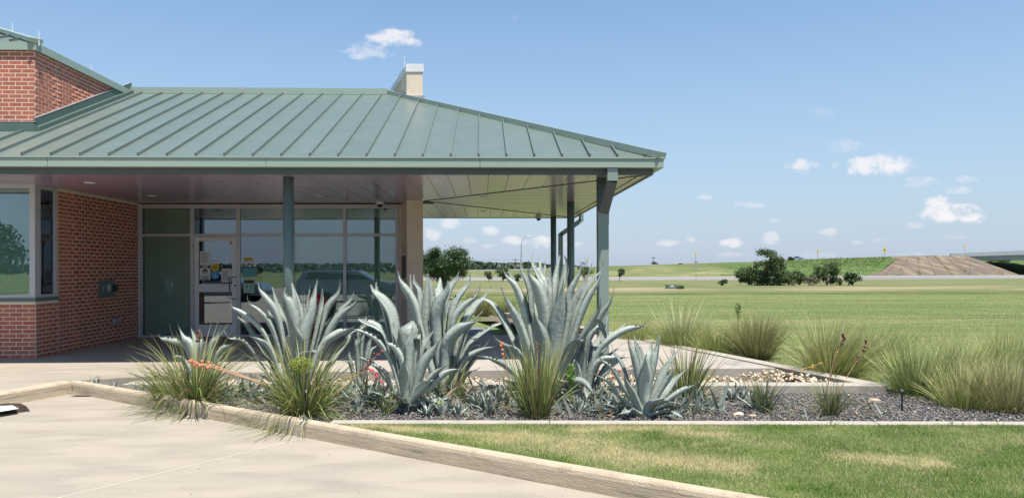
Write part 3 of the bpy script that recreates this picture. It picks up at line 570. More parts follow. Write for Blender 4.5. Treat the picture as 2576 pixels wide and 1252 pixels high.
# brick walls
bw_ = MB()
sill_z, wy1 = 1.075, 13.12
core = .0006
bw_.box(-10, XS-core, YB+core, 16.6, .1, sill_z-.005)
bw_.box(-10, XS-core, wy1, 16.6, sill_z-.004, ZF+.3)
bw_.box(-10, XS-core-.001, YB+core, 16.6, ZF+.301, 5.14)
wall = bw_.build('brick_wall', 'mortar', B)
me_f = bpy.data.meshes.new('brick'); q = MB(); q.box(0,.1916,0,.03,0,.0560); me_f.from_pydata(q.v, [], q.f); me_f.materials.append(MATS['brick'])
me_s = bpy.data.meshes.new('brick'); q = MB(); q.box(-.03,0,0,.1916,0,.0560); me_s.from_pydata(q.v, [], q.f); me_s.materials.append(MATS['brick'])
cand = []
P_ = .2032; C_ = .0677
def vis(x, y, z): 
    return x/y
for k in range(74):
    z = .152+k*C_; off = (k % 2)*P_/2
    low = z+.05 < sill_z; up = z > 3.9 and z < 5.12
    if low or up:
        i = 0; x = XS
        first = P_/2-.0048 if k % 2 else .1936+.0048
        x = XS
        ln = .1936 if k % 2 == 0 else .092
        while x > -8.9:
            x0 = x-ln; cand.append(('f', x0, z, ln)); x = x0-.0096; ln = .1936
    # side
    y0 = YB+.002; ln = .092 if k % 2 == 0 else .1936; y = y0+0.0305*0
    y = YB+.031; ln = (.092 if k % 2 == 0 else .1936)-.031
    while y < 16.1:
        y1 = min(y+ln, 16.1)
        if y1-y > .03:
            for (a, b) in ([(y, y1)] if not (y < wy1 < y1) else [(y, wy1-.006), (wy1+.006, y1)]):
                if b-a < .02: continue
                inwin = b <= wy1+.001 and z+C_ > sill_z and z < ZF
                if (z < ZF-.05 and not inwin) or (up and z+.07 > zr(a)+.08): cand.append(('s', a, z, b-a))
        y = y1+.0096; ln = .1936
def brick_px(c):
    k, a, z, ln = c
    p = Vector((a+ln/2, YB, z)) if k == 'f' else Vector((XS, a+ln/2, z))
    px = 1288+1900*(p.x*math.cos(R(2.1))-p.y*math.sin(R(2.1)))/(p.y*math.cos(R(2.1))+p.x*math.sin(R(2.1)))
    if px < -14: return 0
    return ln/p.y**2*(p.y if k == 'f' else abs(p.x))/ p.y
cand.sort(key=brick_px, reverse=True)
jv, jf, jr = [], [], []
for n_, c in enumerate(cand):
    k, a, z, ln = c; me = me_f if k == 'f' else me_s
    if n_ < 298:
        o = link('brick', me, None, wall); j = random.uniform(-.0002, .0002)
        if k == 'f': o.location = (a, YB+j, z); o.scale = (ln/.1936, 1, 1)
        else: o.location = (XS-j, a, z); o.scale = (1, ln/.1936, 1)
    else:
        j = random.uniform(-.0002, .0002); b = len(jv)
        for v in me.vertices:
            jv.append((a+v.co.x*ln/.1936, YB+v.co.y+j, z+v.co.z) if k == 'f' else (XS+v.co.x+j, a+v.co.y*ln/.1936, z+v.co.z))
        jf += [tuple(i+b for i in p.vertices) for p in me.polygons]; jr += [random.random()]*8
tag(npmesh('bricks_beyond', jv, jf, 'brick', wall, rnd=jr), kind='stuff')
# corner window of the brick bay
wf = MB(); zt = V(60,468.5,YB).z; zg1 = V(60,473,YB).z; zg0 = V(60,741.4,YB).z; zw0 = V(60,749.5,YB).z
xp0, xp1 = V(73.7,600,YB).x, XS
ys1, ys2 = SXp(102,600).y, SXp(138.7,600).y
wf.box(-10, XS, YB, YB+.06, zw0, zg0); wf.box(-10, XS, YB, YB+.06, zg1, ZF+.3)
wf.box(xp0, XS, YB+.0, YB+.16, zg0, zg1); wf.box(XS-.06, XS-.001, YB+.161, ys1, zg0, zg1)
wf.box(XS-.06, XS-.001, YB+.061, wy1-.005, zw0, zg0); wf.box(XS-.06, XS-.001, YB+.061, wy1-.005, zg1, ZF+.3)
wf.box(XS-.06, XS-.001, ys2, wy1-.005, zg0, zg1)
cw = wf.build('window_frame', 'alu', B)
q = MB(); q.box(-10, xp0, YB+.028, YB+.034, zg0, zg1); q.build('pane', 'glass', cw)
q = MB(); q.box(XS-.034, XS-.028, ys1, ys2, zg0, zg1); q.build('pane', 'glass', cw)
q = MB(); q.box(-10, XS+.025, YB-.03, YB+.05, sill_z-.006, zw0-.002); q.box(XS-.03, XS+.025, YB+.051, wy1, sill_z-.006, zw0-.002); q.build('window_sill', 'roofdark', B)
def blind(name, x0, x1, y, z0, z1, parent, ax='x'):
    n_ = int((z1-z0)/.0215); v, f = [], []
    for i in range(n_):
        z = z0+(i+.5)*(z1-z0)/n_; b = len(v)
        if ax == 'x': v += [(x0,y-.004,z-.0105),(x1,y-.004,z-.0105),(x1,y+.005,z+.0085),(x0,y+.005,z+.0085)]
        else: v += [(y+.004,x0,z-.0105),(y+.004,x1,z-.0105),(y-.005,x1,z+.0085),(y-.005,x0,z+.0085)]
        f.append((b,b+1,b+2,b+3))
    o = npmesh(name, v, f, 'blind', parent); tag(o, kind='stuff'); return o
blind('blind_slats', -10, xp0, YB+.12, zg0, zg1, cw)
# the glazed front
fx = lambda px: V(px, 680, YF).x
fz = lambda py: V(600, py, YF).z
zH1, zH0, zT1, zT0, zS1 = fz(517), fz(524), fz(587.5), fz(594.7), fz(841.6)
mull = [(345,356),(478,488),(595,604),(731,739),(863,871),(994.5,1003)]
sf = MB()
for (a, b) in mull: sf.box(fx(a), fx(b), YF, YF+.11, ZS+.002, zH0)
sf.box(fx(345), fx(1003), YF, YF+.11, zH0+.0005, zH1)
for i in range(5):
    a, b = mull[i][1], mull[i+1][0]
    sf.box(fx(a)+.0005, fx(b)-.0005, YF+.003, YF+.108, zT0, zT1)
    if i != 1: sf.box(fx(a)+.0005, fx(b)-.0005, YF+.003, YF+.108, ZS+.002, zS1)
SF = sf.build('storefront_frame', 'alu', B, bevel=.003)
q = MB(); q.box(fx(345), fx(1012), YF+.0, YF+.1, zH1+.001, ZF-.02); q.box(fx(1003)+.001, fx(1012), YF+.02, YF+.1, ZS, zH1); q.build('head_trim', 'tan', B)
for i in range(5):
    a, b = fx(mull[i][1])+.0008, fx(mull[i+1][0])-.0008
    q = MB(); q.box(a, b, YF+.03, YF+.038, zT1, zH0); q.build('pane', 'glass', SF)
    if i != 1: q = MB(); q.box(a, b, YF+.03, YF+.038, zS1, zT0); q.build('pane', 'glass', SF)
    if i in (0, 3, 4): blind('blind_slats', a, b, YF+.14, zS1 if i else zS1, zH0, SF)
# door
dx0, dx1 = fx(488)+.004, fx(595)-.004
gx0, gx1 = fx(499), fx(583)
D = MB(); dz = [ZS+.012, fz(815.6), fz(734), fz(713.6), fz(606), zT0-.006]; y0, y1 = YF+.01, YF+.055
D.box(dx0, gx0, y0, y1, dz[0], dz[5]); D.box(gx1, dx1, y0, y1, dz[0], dz[5])
for a, b in ((0,1),(2,3),(4,5)): D.box(gx0+.0004, gx1-.0004, y0+.001, y1, dz[a], dz[b])
DO = D.build('door', 'white', B, bevel=.003)
for a, b in ((1,2),(3,4)): q = MB(); q.box(gx0, gx1, y0+.02, y0+.026, dz[a], dz[b]); q.build('pane', 'glass', DO)
hx = fx(579); hz1, hz0 = fz(698), fz(654+0) ; hzt, hzb = fz(697.5), fz(752)
hzt = V(580, 780*.63889*1.0+.4393*705*.63889, YF).z; hzb = V(580, (780+.4393*903)*.63889, YF).z
hxa, hxb = fx((550+.4393*812)*.63889), fx((550+.4393*858)*.63889)
q = MB(); q.tube([(hxb,y0,hzt),(hxb,y0-.045,hzt),(hxa,y0-.07,hzt-.01),(hxa,y0-.07,hzb+.01),(hxb,y0-.045,hzb),(hxb,y0,hzb)], .0125, 8); q.build('handle', 'steel', DO, smooth=True)
kx, kz = fx((550+.4393*855)*.63889), fz((780+.4393*782)*.63889)
q = MB(); q.tube([(kx,y0-.012,kz),(kx,y0+.001,kz)], .022, 12); q.build('lock', 'bronze', DO)
for zz in (hzt+.32, hzt+.52): q = MB(); q.tube([(kx-.01,y0-.004,zz),(kx-.01,y0+.001,zz)], .008, 8); q.build('bolt', 'ink', DO)
for zz in (dz[5]-.2, 1.1, dz[0]+.2): q = MB(); q.tube([(dx0-.004,y0-.008,zz-.06),(dx0-.004,y0-.008,zz+.06)], .011, 8); q.build('hinge', 'steel', DO)
q = MB(); q.box(dx0, dx1, YF-.02, YF+.1, ZS+.003, ZS+.011); q.build('threshold', 'steel', B)
# inside of the lobby and the office
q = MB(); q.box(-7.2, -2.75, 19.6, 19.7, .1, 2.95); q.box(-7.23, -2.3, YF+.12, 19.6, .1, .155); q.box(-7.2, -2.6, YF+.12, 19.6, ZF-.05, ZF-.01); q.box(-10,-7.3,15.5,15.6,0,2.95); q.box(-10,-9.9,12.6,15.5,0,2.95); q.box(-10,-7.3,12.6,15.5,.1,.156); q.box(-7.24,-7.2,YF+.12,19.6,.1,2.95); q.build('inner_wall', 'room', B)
# fin wall turned from the building grid
FL = V(1024,640,15.4); FR = V(1064.4,640,15.4); fd = Vector((-math.sin(R(14.9)), math.cos(R(14.9)), 0)); FLEN = 5.6
def fin(o_, l0, l1, z0, z1, q): 
    w = (FR-FL).normalized(); a = Vector((FL.x,FL.y,0))-w*o_+fd*(l0); b = Vector((FR.x,FR.y,0))+w*o_+fd*(l0); c = b+fd*(l1-l0); d = a+fd*(l1-l0)
    q.prism([(a.x,a.y),(b.x,b.y),(c.x,c.y),(d.x,d.y)], z0, z1); return q
ztop = V(1040,182,15.4).z
FW = fin(0, 0, FLEN, .1, ztop, MB()).build('fin_wall', 'tan', B)
fin(.02, -.02, FLEN+.02, ztop+.001, V(1040,162,15.4).z, MB()).build('wall_cap', 'white', FW, bevel=.004)
# flashing at the fin foot on the roof
zf = V(1040,262,15.4).z
fin(.035, -.035, 1.6, zf-.12, zf+.17, MB()).build('base_flashing', 'galv', FW, bevel=.004)
fin(.055, -.06, 1.0, zf-.14, zf+.06, MB()).build('base_flashing', 'galv', FW, bevel=.004)
# soffit, cut in strips; dark board above shows in the joints
corn = [(-10,YB-1.4),( -10,11.08)]
q = MB(); q.box(-10, EX-.12, EY+.14, BY-.1, ZF+.0012, ZF+.03); q.build('soffit_board', 'gap', B)
APX = (FR.x+.02, 15.5); CF = (2.45, 11.08); CB = (2.45, 20.67)
SFT = link('soffit', None, None, B)
def panel(poly):
    if len(poly) < 3: return
    A = sum(poly[i][0]*poly[(i+1) % len(poly)][1]-poly[(i+1) % len(poly)][0]*poly[i][1] for i in range(len(poly)))/2
    if abs(A) < .004: return
    if A < 0: poly = poly[::-1]
    MB().prism(poly, ZF, ZF+.0007).build('soffit_panel', 'soffit', SFT)
def line(p, q):  # a,b,c of a*x+b*y=c
    a, b = q[1]-p[1], p[0]-q[0]; return a, b, a*p[0]+b*p[1]
x = -10.0
while x < CF[0]:
    x1 = min(x+.305, CF[0]); yb = YF+.1 if x < APX[0] else APX[1]+2
    if x1 <= XS: yb = YB-.002
    if x < XS < x1: 
        panel([(x,11.08),(XS-.001,11.08),(XS-.001,YB-.002),(x,YB-.002)]); x_ = XS+.001
    else: x_ = x
    poly = [(x_+.004,11.08),(x1-.004,11.08),(x1-.004,yb),(x_+.004,yb)]
    if x1 > APX[0]:
        a, b, c = line(APX, CF); poly = clip(poly, -a, -b, -c+.008) if (a*0+b*11.5-c+a*APX[0]) > 0 and False else clip(poly, *( (a,b,c-.008*math.hypot(a,b)) if a*APX[0]+b*11.08 < c else (-a,-b,-c-.008*math.hypot(a,b)) ))
    panel(poly); x = x1
y = 11.08
while y < CB[1]:
    y1 = min(y+.305, CB[1]); poly = [(APX[0],y+.016),(CF[0],y+.016),(CF[0],y1-.016),(APX[0],y1-.016)]
    for P1, P2 in ((APX, CF), (APX, CB)):
        a, b, c = line(P1, P2); h = math.hypot(a, b); poly = clip(poly, a, b, c-.012*h) if a*CF[0]+b*15.5 < c else clip(poly, -a, -b, -c-.012*h)
        if len(poly) < 3: break
    panel(poly); y = y1
x = -3.2
while x < CB[0]:
    x1 = min(x+.305, CB[0]); poly = [(x+.004,APX[1] if x > APX[0] else YF+.101),(x1-.004,APX[1] if x > APX[0] else YF+.101),(x1-.004,CB[1]),(x+.004,CB[1])]
    if x1 > APX[0]:
        a, b, c = line(APX, CB); h = math.hypot(a, b); poly = clip(poly, *((a,b,c-.008*h) if a*APX[0]+b*20 < c else (-a,-b,-c-.008*h)))
    panel(poly); x = x1
q = MB()
for P2 in (CF, CB): q.beam((APX[0],APX[1],ZF-.004), (P2[0],P2[1],ZF-.004), .034, .008)
q.beam((CF[0]-.14,CF[1],ZF-.003), (CB[0]-.14,CB[1],ZF-.003), .014, .006); q.build('soffit_seam', 'gap', SFT)
# band behind the gutter, gutters
bd_ = MB(); bd_.box(-10, 2.45, 11.04, 11.079, ZF-.012, ZE-.02); bd_.box(2.451, 2.49, 11.04, 20.71, ZF-.012, ZE-.02); bd_.box(-10, 2.45, 20.671, 20.71, ZF-.012, ZE-.02); bd_.build('fascia_board', 'beam', B)
GZ0, GZ1 = V(1500,422,10.93).z, V(1500,396.5,10.93).z
def gut(x0, x1, y0, y1, nm='gutter'): q = MB(); q.box(x0, x1, y0, y1, GZ0, GZ1-.018); return q
for (a, b) in ((-10,-6.18),(-6.176,-3.12),(-3.116,-.06),(-.056,2.62)): gut(a, b, 10.925, 11.035).build('gutter', 'gutter', B, bevel=.006)
gut(2.495, 2.62, 11.04, 20.84).build('gutter', 'gutter', B, bevel=.006); gut(-3, 2.49, 20.72, 20.84).build('gutter', 'gutter', B, bevel=.006)
q = MB(); q.box(-10, 2.64, 10.91, 10.945, GZ1-.0175, GZ1); q.box(2.60, 2.64, 10.946, 20.86, GZ1-.0175, GZ1); q.build('gutter_lip', 'gutter', B)
# standing seam roof
RF = link('roof', None, None, B)
sx0 = V(920.5, 394, EY).x
def slope_face(face):
    def PT(u, v, h=0):      # u along eave, v up the slope (plan), h above
        z = ZE+SL*(HK if face == 'r' else 1)*v+h
        return {'f': (u, EY+v-h*.38, z), 'r': (EX-v+h*.38, u, z), 'b': (u, BY-v+h*.38, z)}[face]
    if face == 'f': u0, u1 = -10.2, EX
    elif face == 'r': u0, u1 = EY, BY
    else: u0, u1 = -7.2, EX
    def vmax(u):
        if face == 'r': return min(u-EY, BY-u)/HK
        m_ = min(RY-EY, (EX-u)*HK)
        if face == 'f' and u < XS+.001: m_ = min(m_, YB-EY-.002)
        return m_
    ks = [sx0+k*.4064 for k in range(-40, 40)] if face == 'f' else [u0+.2+k*.4064 for k in range(60)]
    cuts = [u0]+[k for k in ks if u0+.01 < k < u1-.01]+[u1]
    for a, b in zip(cuts[:-1], cuts[1:]):
        va, vb = vmax(a+.0005), vmax(b-.0005)
        pts = [PT(a,0), PT(b,0), PT(b,vb)]
        if face != 'f' or True:
            if face == 'f' and a < XS < b: pts = [PT(a,0),PT(b,0),PT(b,vb),PT(XS+.002,vmax(XS+.002)),PT(XS+.002,va),PT(a,va)]
            elif face != 'r' and a < RX < b: pts += [PT(RX, RY-EY)]
            elif face == 'r' and a < RY < b: pts += [PT(RY, (RY-EY)/HK)]
            if va > .001 and not (face == 'f' and a < XS < b): pts += [PT(a,va)]
        if vb <= .001: pts.pop(2)
        q = MB(); q.add(pts, [tuple(range(len(pts))) if face in 'fr' else tuple(range(len(pts)))[::-1]]); q.build('roof_panel', 'roofmetal', RF)
        if a > u0+.01 and va > .15:
            q = MB(); w = .010; n0 = len(q.v)
            vs = [PT(a-w,.05), PT(a+w,.05), PT(a+w,va-.06), PT(a-w,va-.06), PT(a-w,.05,.042), PT(a+w,.05,.042), PT(a+w,va-.06,.042), PT(a-w,va-.06,.042)]
            q.add(vs, [(4,5,6,7),(0,1,5,4),(1,2,6,5),(2,3,7,6),(3,0,4,7)]); q.build('seam', 'roofmetal', RF)
slope_face('f'); slope_face('r'); slope_face('b')
zR = ZE+SL*(RY-EY)
def capbeam(a, b, w, h, name='ridge_cap', m='gutter', par=RF): return MB().beam(a, b, w, h).build(name, m, par)
capbeam((XS,RY,zR+.0),(RX-.02,RY,zR+.0), .34, .13)
capbeam((RX-.0,RY,zR+.005),(EX+.02,EY-.02,ZE+.03), .18, .10, 'hip_cap'); capbeam((RX,RY,zR+.005),(EX+.02,BY+.02,ZE+.03), .18, .10, 'hip_cap')
# clerestory eaves, flashing and upper roof
z1 = V(90,128,YB).z; z2 = V(90,106.5,YB-.05).z
q = MB(); q.box(-10, XS+.05, YB-.05, YB-.012, z1, z2); q.box(XS+.012, XS+.05, YB-.0115, 15.95, z1, z2); q.build('upper_fascia', 'gutter', B)
q = MB(); q.box(-10, XS+.0115, YB-.0115, 16, z1+.015, z1+.03); q.build('upper_soffit', 'roofdark', B)
UP = link('upper_roof', None, None, B); xe, ye = XS+.05, YB-.05
for k in range(10):
    a = xe-.02-k*.4064; b = a-.4064; va, vb = min(2.7, xe-a), min(2.7, xe-b); zz = lambda v: z2+SL*v
    q = MB(); q.add([(b,ye,zz(0)),(a,ye,zz(0)),(a,ye+va,zz(va)),(b,ye+vb,zz(vb))], [(0,1,2,3)]); q.build('roof_panel', 'roofmetal', UP)
    if k: q = MB(); q.beam((a,ye+.03,zz(.03)+.02),(a,ye+va-.05,zz(va-.05)+.02), .02, .045); q.build('seam', 'roofmetal', UP)
q = MB(); q.add([(xe,ye,z2),(xe,16,z2),(xe-2.7,16,z2+SL*2.7),(xe-2.7,ye+2.7,z2+SL*2.7)], [(0,1,2,3)]); q.build('roof_panel', 'roofmetal', UP)
capbeam((xe+.01,ye-.01,z2+.02),(xe-2.7,ye+2.7,z2+SL*2.7+.04), .2, .07, 'hip_cap', 'gutter', UP)
q = MB(); za = zr(YB)
q.box(-10, XS+.03, YB-.03, YB-.002, za-.01, V(60,303,YB).z-.035); q.box(-10, XS+.045, YB-.05, YB-.031, za-.02, za+.11)
ya, yb_ = YB-.03, RY-.1
for (x0_, x1_, hb, ht) in ((XS+.002, XS+.03, -.02, .20), (XS+.031, XS+.10, -.02, .075)):
    q.add([(x0_,ya,zr(ya)+hb),(x1_,ya,zr(ya)+hb),(x1_,yb_,zr(yb_)+hb),(x0_,yb_,zr(yb_)+hb),(x0_,ya,zr(ya)+ht),(x1_,ya,zr(ya)+ht),(x1_,yb_,zr(yb_)+ht),(x0_,yb_,zr(yb_)+ht)], [(4,5,6,7),(0,1,5,4),(1,2,6,5),(2,3,7,6),(3,0,4,7)])
q.build('wall_flashing', 'roofdark', B)
q = MB(); q.box(-10, XS+.034, YB-.034, YB-.001, V(60,303,YB).z-.034, V(60,303,YB).z-.022); q.beam((XS+.017,ya,zr(ya)+.212),(XS+.017,yb_,zr(yb_)+.212), .034, .012); q.build('counter_flashing', 'galv', B)
# columns
for (cx, cy) in ((-2.94,11.47),(1.80,11.53),(1.81,15.75),(1.86,20.26)):
    q = MB(); q.tube([(cx,cy,ZS if cy < 16 else -.25),(cx,cy,ZF)], .078, 28); o = q.build('column', 'post', B, smooth=False)
    for p in o.data.polygons: p.use_smooth = len(p.vertices) == 4
# downspouts
def spout(x, y, d, nm, s=1):
    w, t = .148, .10
    q = MB(); z3 = V(1530,455,10.95).z
    if d == 'f':
        q.box(x-w/2+.07, x+w/2+.07, 10.93, 11.04, z3, GZ0+.0)
        za_, zb_ = z3+.03, V(1520,536,11.38).z
        a_, b__ = Vector((x+.07,10.985,z3+.01)), Vector((x,y,zb_)); q.beam(a_, b__, w-.002, t, up=(0,1,0))
        o = q.build('downspout', 'beam', B)
        q = MB(); q.box(x-w/2, x+w/2, y-t/2, y+t/2, ZS+.05, zb_+.02); r = q.build('pipe', 'spout', o, bevel=.004)
        q = MB(); q.box(x-w/2-.004, x+w/2+.004, y-t/2-.004, y+t/2+.004, zb_-.17, zb_+.025); q.build('collar', 'spout', o)
        q = MB(); q.box(x+.07-w/2-.002, x+.07+w/2+.002, 10.925, 11.0, z3, z3+.12); q.build('outlet', 'spout', o)
spout(V(1518.5,700,11.35).x, 11.36, 'f', '')
pts = [V(1462,545,20.3), V(1462,556,20.3), V(1410,590,20.3), V(1407,600,20.3)]
q = MB(); q.beam(pts[0]+Vector((0,0,.06)), pts[1], .12, .1, up=(0,1,0)); q.beam(pts[1]+Vector((0,0,.02)), pts[2], .12, .1, up=(0,1,0)); q.beam(pts[2]+Vector((0,0,.03)), (pts[2].x,20.3,-.2), .12, .1, up=(0,1,0)); o = q.build('downspout', 'spout', B)
# downlights in the soffit, junction boxes
def SF_(px, py): return G(px, py, ZF)
for (px, py, lit) in ((225,459.5,1),(382,492.5,1),(803,492.5,1),(1218,494,0),(1216,531,0)):
    p = SF_(px, py); q = MB(); n_ = 20
    for i in range(n_):
        a, b = 2*math.pi*i/n_, 2*math.pi*(i+1)/n_
        q.add([(p.x+r*math.cos(t), p.y+r*math.sin(t), z) for (t, r, z) in ((a,.085,ZF-.001),(b,.085,ZF-.001),(b,.07,ZF-.008),(a,.07,ZF-.008))]+[(p.x+.068*math.cos(b), p.y+.068*math.sin(b), ZF-.002),(p.x+.068*math.cos(a), p.y+.068*math.sin(a), ZF-.002)], [(0,1,2,3),(3,2,4,5)])
    o = q.build('downlight', 'white', B); q = MB(); q.add([(p.x+.0675*math.cos(2*math.pi*i/n_), p.y+.0675*math.sin(2*math.pi*i/n_), ZF-.0025) for i in range(n_)][::-1], [tuple(range(n_))]); q.build('lens', 'white', o)
# ---- things on the building
def dome(px, py, y, label):
    p = V(px, py, y); t = thing('security_camera', label, 'camera', 'dome security cameras under the soffit')
    q = MB(); q.tube([(p.x,p.y,ZF-.002),(p.x,p.y,ZF-.05)], [.095,.088], 18); q.build('housing', 'white', t)
    q = MB(); q.ell((p.x,p.y,ZF-.06), (.058,.058,.055), 14, 8); q.build('lens_dome', 'black', t, smooth=True)
dome(956,514,15.75,'white dome camera under the soffit above the right end of the glazed front')
dome(1355,547,20.2,'white dome camera at the far edge of the porch soffit beside the far columns')
def onside(px0, px1, py0, py1, dep, m, name, parent=None):
    a, b = SXp(px0, (py0+py1)/2), SXp(px1, (py0+py1)/2); zt_ = SXp((px0+px1)/2, py0).z; zb_ = SXp((px0+px1)/2, py1).z
    q = MB(); q.box(XS+.0005, XS+dep, a.y, b.y, zb_, zt_); return q.build(name, m, parent, bevel=.003), (a.y, b.y, zb_, zt_)
t = thing('call_panel', 'grey metal call panel with round speaker on the shaded brick side wall', 'intercom')
o, (ya_, yb2, zb_, zt_) = onside(247, 287.5, 704, 749, .02, 'roofdark', 'plate', t); zc_ = zb_+(zt_-zb_)*.55
q = MB(); q.tube([(XS+.018,ya_+.13,zc_),(XS+.035,ya_+.13,zc_)], .055, 14); q.build('speaker', 'steel', t)
q = MB(); q.box(XS+.0205, XS+.032, ya_+.30, ya_+.42, zc_-.06, zc_+.07); q.build('keypad', 'alu', t)
q = MB(); q.box(XS+.0205, XS+.06, ya_+.50, ya_+.66, zc_-.07, zc_+.06); q.build('card_reader', 'black', t)
t = thing('outlet_box', 'small grey weatherproof outlet box low on the shaded brick side wall', 'outlet box')
onside(284, 299, 800, 816, .05, 'galv', 'box', t); onside(283, 300, 798.5, 817.5, .012, 'steel', 'plate', t)
# plaque and switch on the left face of the fin wall
def onfin(l0, l1, z0, z1, dep, m, name, parent=None):
    w = (FR-FL).normalized(); nl = Vector((-fd.y, fd.x, 0)); nl = nl if nl.x < 0 else -nl; a = Vector((FL.x,FL.y,0))+fd*l0; b = Vector((FL.x,FL.y,0))+fd*l1
    q = MB(); P4 = [a+nl*.001, b+nl*.001, b+nl*dep, a+nl*dep]; 
    if (P4[1].x-P4[0].x)*(P4[3].y-P4[0].y)-(P4[1].y-P4[0].y)*(P4[3].x-P4[0].x) < 0: P4 = P4[::-1]
    q.prism([(p.x,p.y) for p in P4], z0, z1); return q.build(name, m, parent)
tag(onfin(.18, .56, V(1015,700,15.5).z, V(1015,643,15.5).z, .03, 'bronze', 'wall_plaque'), 'dark bronze plaque on the side of the tan wall beside the glazed front', 'plaque')
tag(onfin(.28, .40, V(1015,632,15.5).z, V(1015,620,15.5).z, .03, 'galv', 'wall_switch'), 'small grey switch on the tan wall above the bronze plaque', 'switch')
# lightning rods
for (px, p0, p1, yv, lab) in ((1017,168,140,15.5,'lightning rod at the front corner of the tan wall cap'),(98,108,79,YB-.03,'lightning rod at the corner of the upper roof eave'),(31,78,56,13.4,'lightning rod on the hip of the upper roof, leftmost of all'),(229,181,161,14.2,'lightning rod midway along the upper side eave'),(997,222,194,16.9,'short lightning rod with a cable further back on the tan wall cap')):
    a, b = V(px,p0,yv), V(px,p1,yv); q = MB(); q.tube([a-Vector((0,0,.05)), b], [.009,.005], 8); o = q.build('lightning_rod', 'white'); tag(o, lab, 'lightning rod', 'lightning rods on the roof edges')
q = MB(); a, b = V(1000,222,16.9), V(1008,262,15.7); q.tube([a, a+Vector((.03,-.2,-.25)), Vector((FL.x-.04,FL.y+.5,zf+.25)), Vector((FL.x-.1,FL.y+.5,zf+.0))], .008, 6); q.build('lightning_cable', 'galv', B)
# notices on door and glass
def dp(x, y): return ((550+.4393*x)*.63889, (780+.4393*y)*.63889)     # crop of the door -> frame
def notice(x0, y0, x1, y1, m, label, cat='notice', y=None, lines=0, name='notice', tilt=0, ink='ink'):
    y = y if y is not None else y0_door; a, b = dp(x0, y0), dp(x1, y1); p, r = V(a[0], a[1], y), V(b[0], b[1], y)
    o = link(name, None); o.location = ((p.x+r.x)/2, y, r.z); tag(o, label, cat); w, h = r.x-p.x, p.z-r.z
    q = MB(); q.box(-w/2, w/2, -.0015, 0, 0, h); s_ = q.build('sheet', m, o)
    for i in range(lines):
        zz = h*(.88-.78*i/max(1, lines)); q = MB(); q.box(-w*.4, w*random.uniform(.15,.4), -.0022, -.0017, zz-h*.012, zz+h*.008); q.build('text_line', ink, o)
    o.rotation_euler.y = R(tilt); return o, w, h
y0_door = YF+.026
notice(540,477,632,597,'paper','white typed sheet at the upper left of the door glass', lines=12)
notice(643,551,711,573,'paper','small white label above the round yellow sticker on the door', lines=1, cat='label')
notice(730,633,821,752,'paper','white typed sheet at the lower right of the door glass, slightly tilted', lines=14, tilt=2)
notice(805,388,828,411,'orangered','small red orange square sticker in the top right corner of the door glass', cat='sticker', name='sticker')
o, w, h = notice(538,600,634,730,'paper','STOP face mask notice at the lower left of the door glass')
q = MB(); q.box(-w*.47, w*.47, -.0022, -.0017, h*.79, h*.97); q.build('header', 'black', o); text('STOP', h*.17, (0,-.0035,h*.88), 'paper', o, bold=.002)
q = MB(); q.tube([(0,-.002,h*.56),(0,-.0028,h*.56)], h*.17, 18); q.build('face', 'black', o); q = MB(); q.box(-h*.085, h*.085, -.0042, -.003, h*.44, h*.57); q.build('mask', 'paper', o)
text('FACE MASK', h*.11, (0,-.003,h*.22), 'black', o, bold=.0012); text('REQUIRED', h*.11, (0,-.003,h*.09), 'black', o, bold=.0012)
def disc(x, y, r, m, label, ink):
    a, b = dp(x, y), dp(x+r, y); p, q_ = V(a[0], a[1], y0_door), V(b[0], b[1], y0_door); rr = q_.x-p.x; o = link('sticker', None); o.location = p; tag(o, label, 'sticker')
    q = MB(); q.tube([(0,-.002,0),(0,0,0)], rr, 28); q.build('disc', m, o); return o, rr
o, rr = disc(676,620,36,'signyellow','round yellow sticker in the middle of the door glass','ink')
for k in (-.45,-.15,.15,.45): q = MB(); q.box(-rr*.6*(1-abs(k)*.5), rr*.6*(1-abs(k)*.5), -.0035, -.0028, k*rr-rr*.07, k*rr+rr*.07); q.build('text_line', 'black', o)
o, rr = disc(676,691,36,'blue','round blue sticker below the yellow one on the door glass','paper')
q = MB(); q.ell((0,-.003,rr*.3), (rr*.14,.001,rr*.14), 8, 5); q.box(-rr*.1, rr*.1, -.0035, -.0028, -rr*.3, rr*.15); q.box(-rr*.5, rr*.5, -.0035, -.0028, -rr*.5, -rr*.4); q.build('symbol', 'paper', o)
yg = YF+.027
o, w, h = notice(930,531,1011,563,'signyellow','yellow strip sticker above the street number on the glass', cat='sticker', y=yg, name='sticker'); 
for k in (.35,.68): q = MB(); q.box(-w*.42, w*.42, -.0025, -.0017, h*k-h*.06, h*k+h*.06); q.build('text_line', 'ink', o)
a, b = dp(969, 589), dp(969, 572); p = V(a[0], a[1], yg); o = link('street_number', None); o.location = p; tag(o, 'white street number 8520 on the glass beside the door', 'street number'); text('8520', .19, (0,0,0), 'white', o, name='digits', bold=.0015)
notice(918,625,1050,703,'teal','dim teal notice below the street number', y=yg, lines=5, ink='blue')
o, w, h = notice(932,730,1027,848,'palegreen','pale green social distance notice with two standing figures', y=yg)
q = MB(); q.box(-w*.47, w*.47, -.0025, -.0017, h*.72, h*.97); q.build('header', 'ink', o)
for s_ in (-1, 1):
    q = MB(); q.ell((s_*w*.2,-.002,h*.62), (h*.04,.001,h*.04), 8, 5); q.box(s_*w*.2-h*.045, s_*w*.2+h*.045, -.0025, -.0017, h*.42, h*.57); q.box(s_*w*.2-h*.03, s_*w*.2+h*.03, -.0025, -.0017, h*.26, h*.419); q.build('figure', 'black', o)
q = MB(); q.box(-w*.3, w*.3, -.0025, -.0017, h*.1, h*.14); q.build('text_line', 'ink', o)
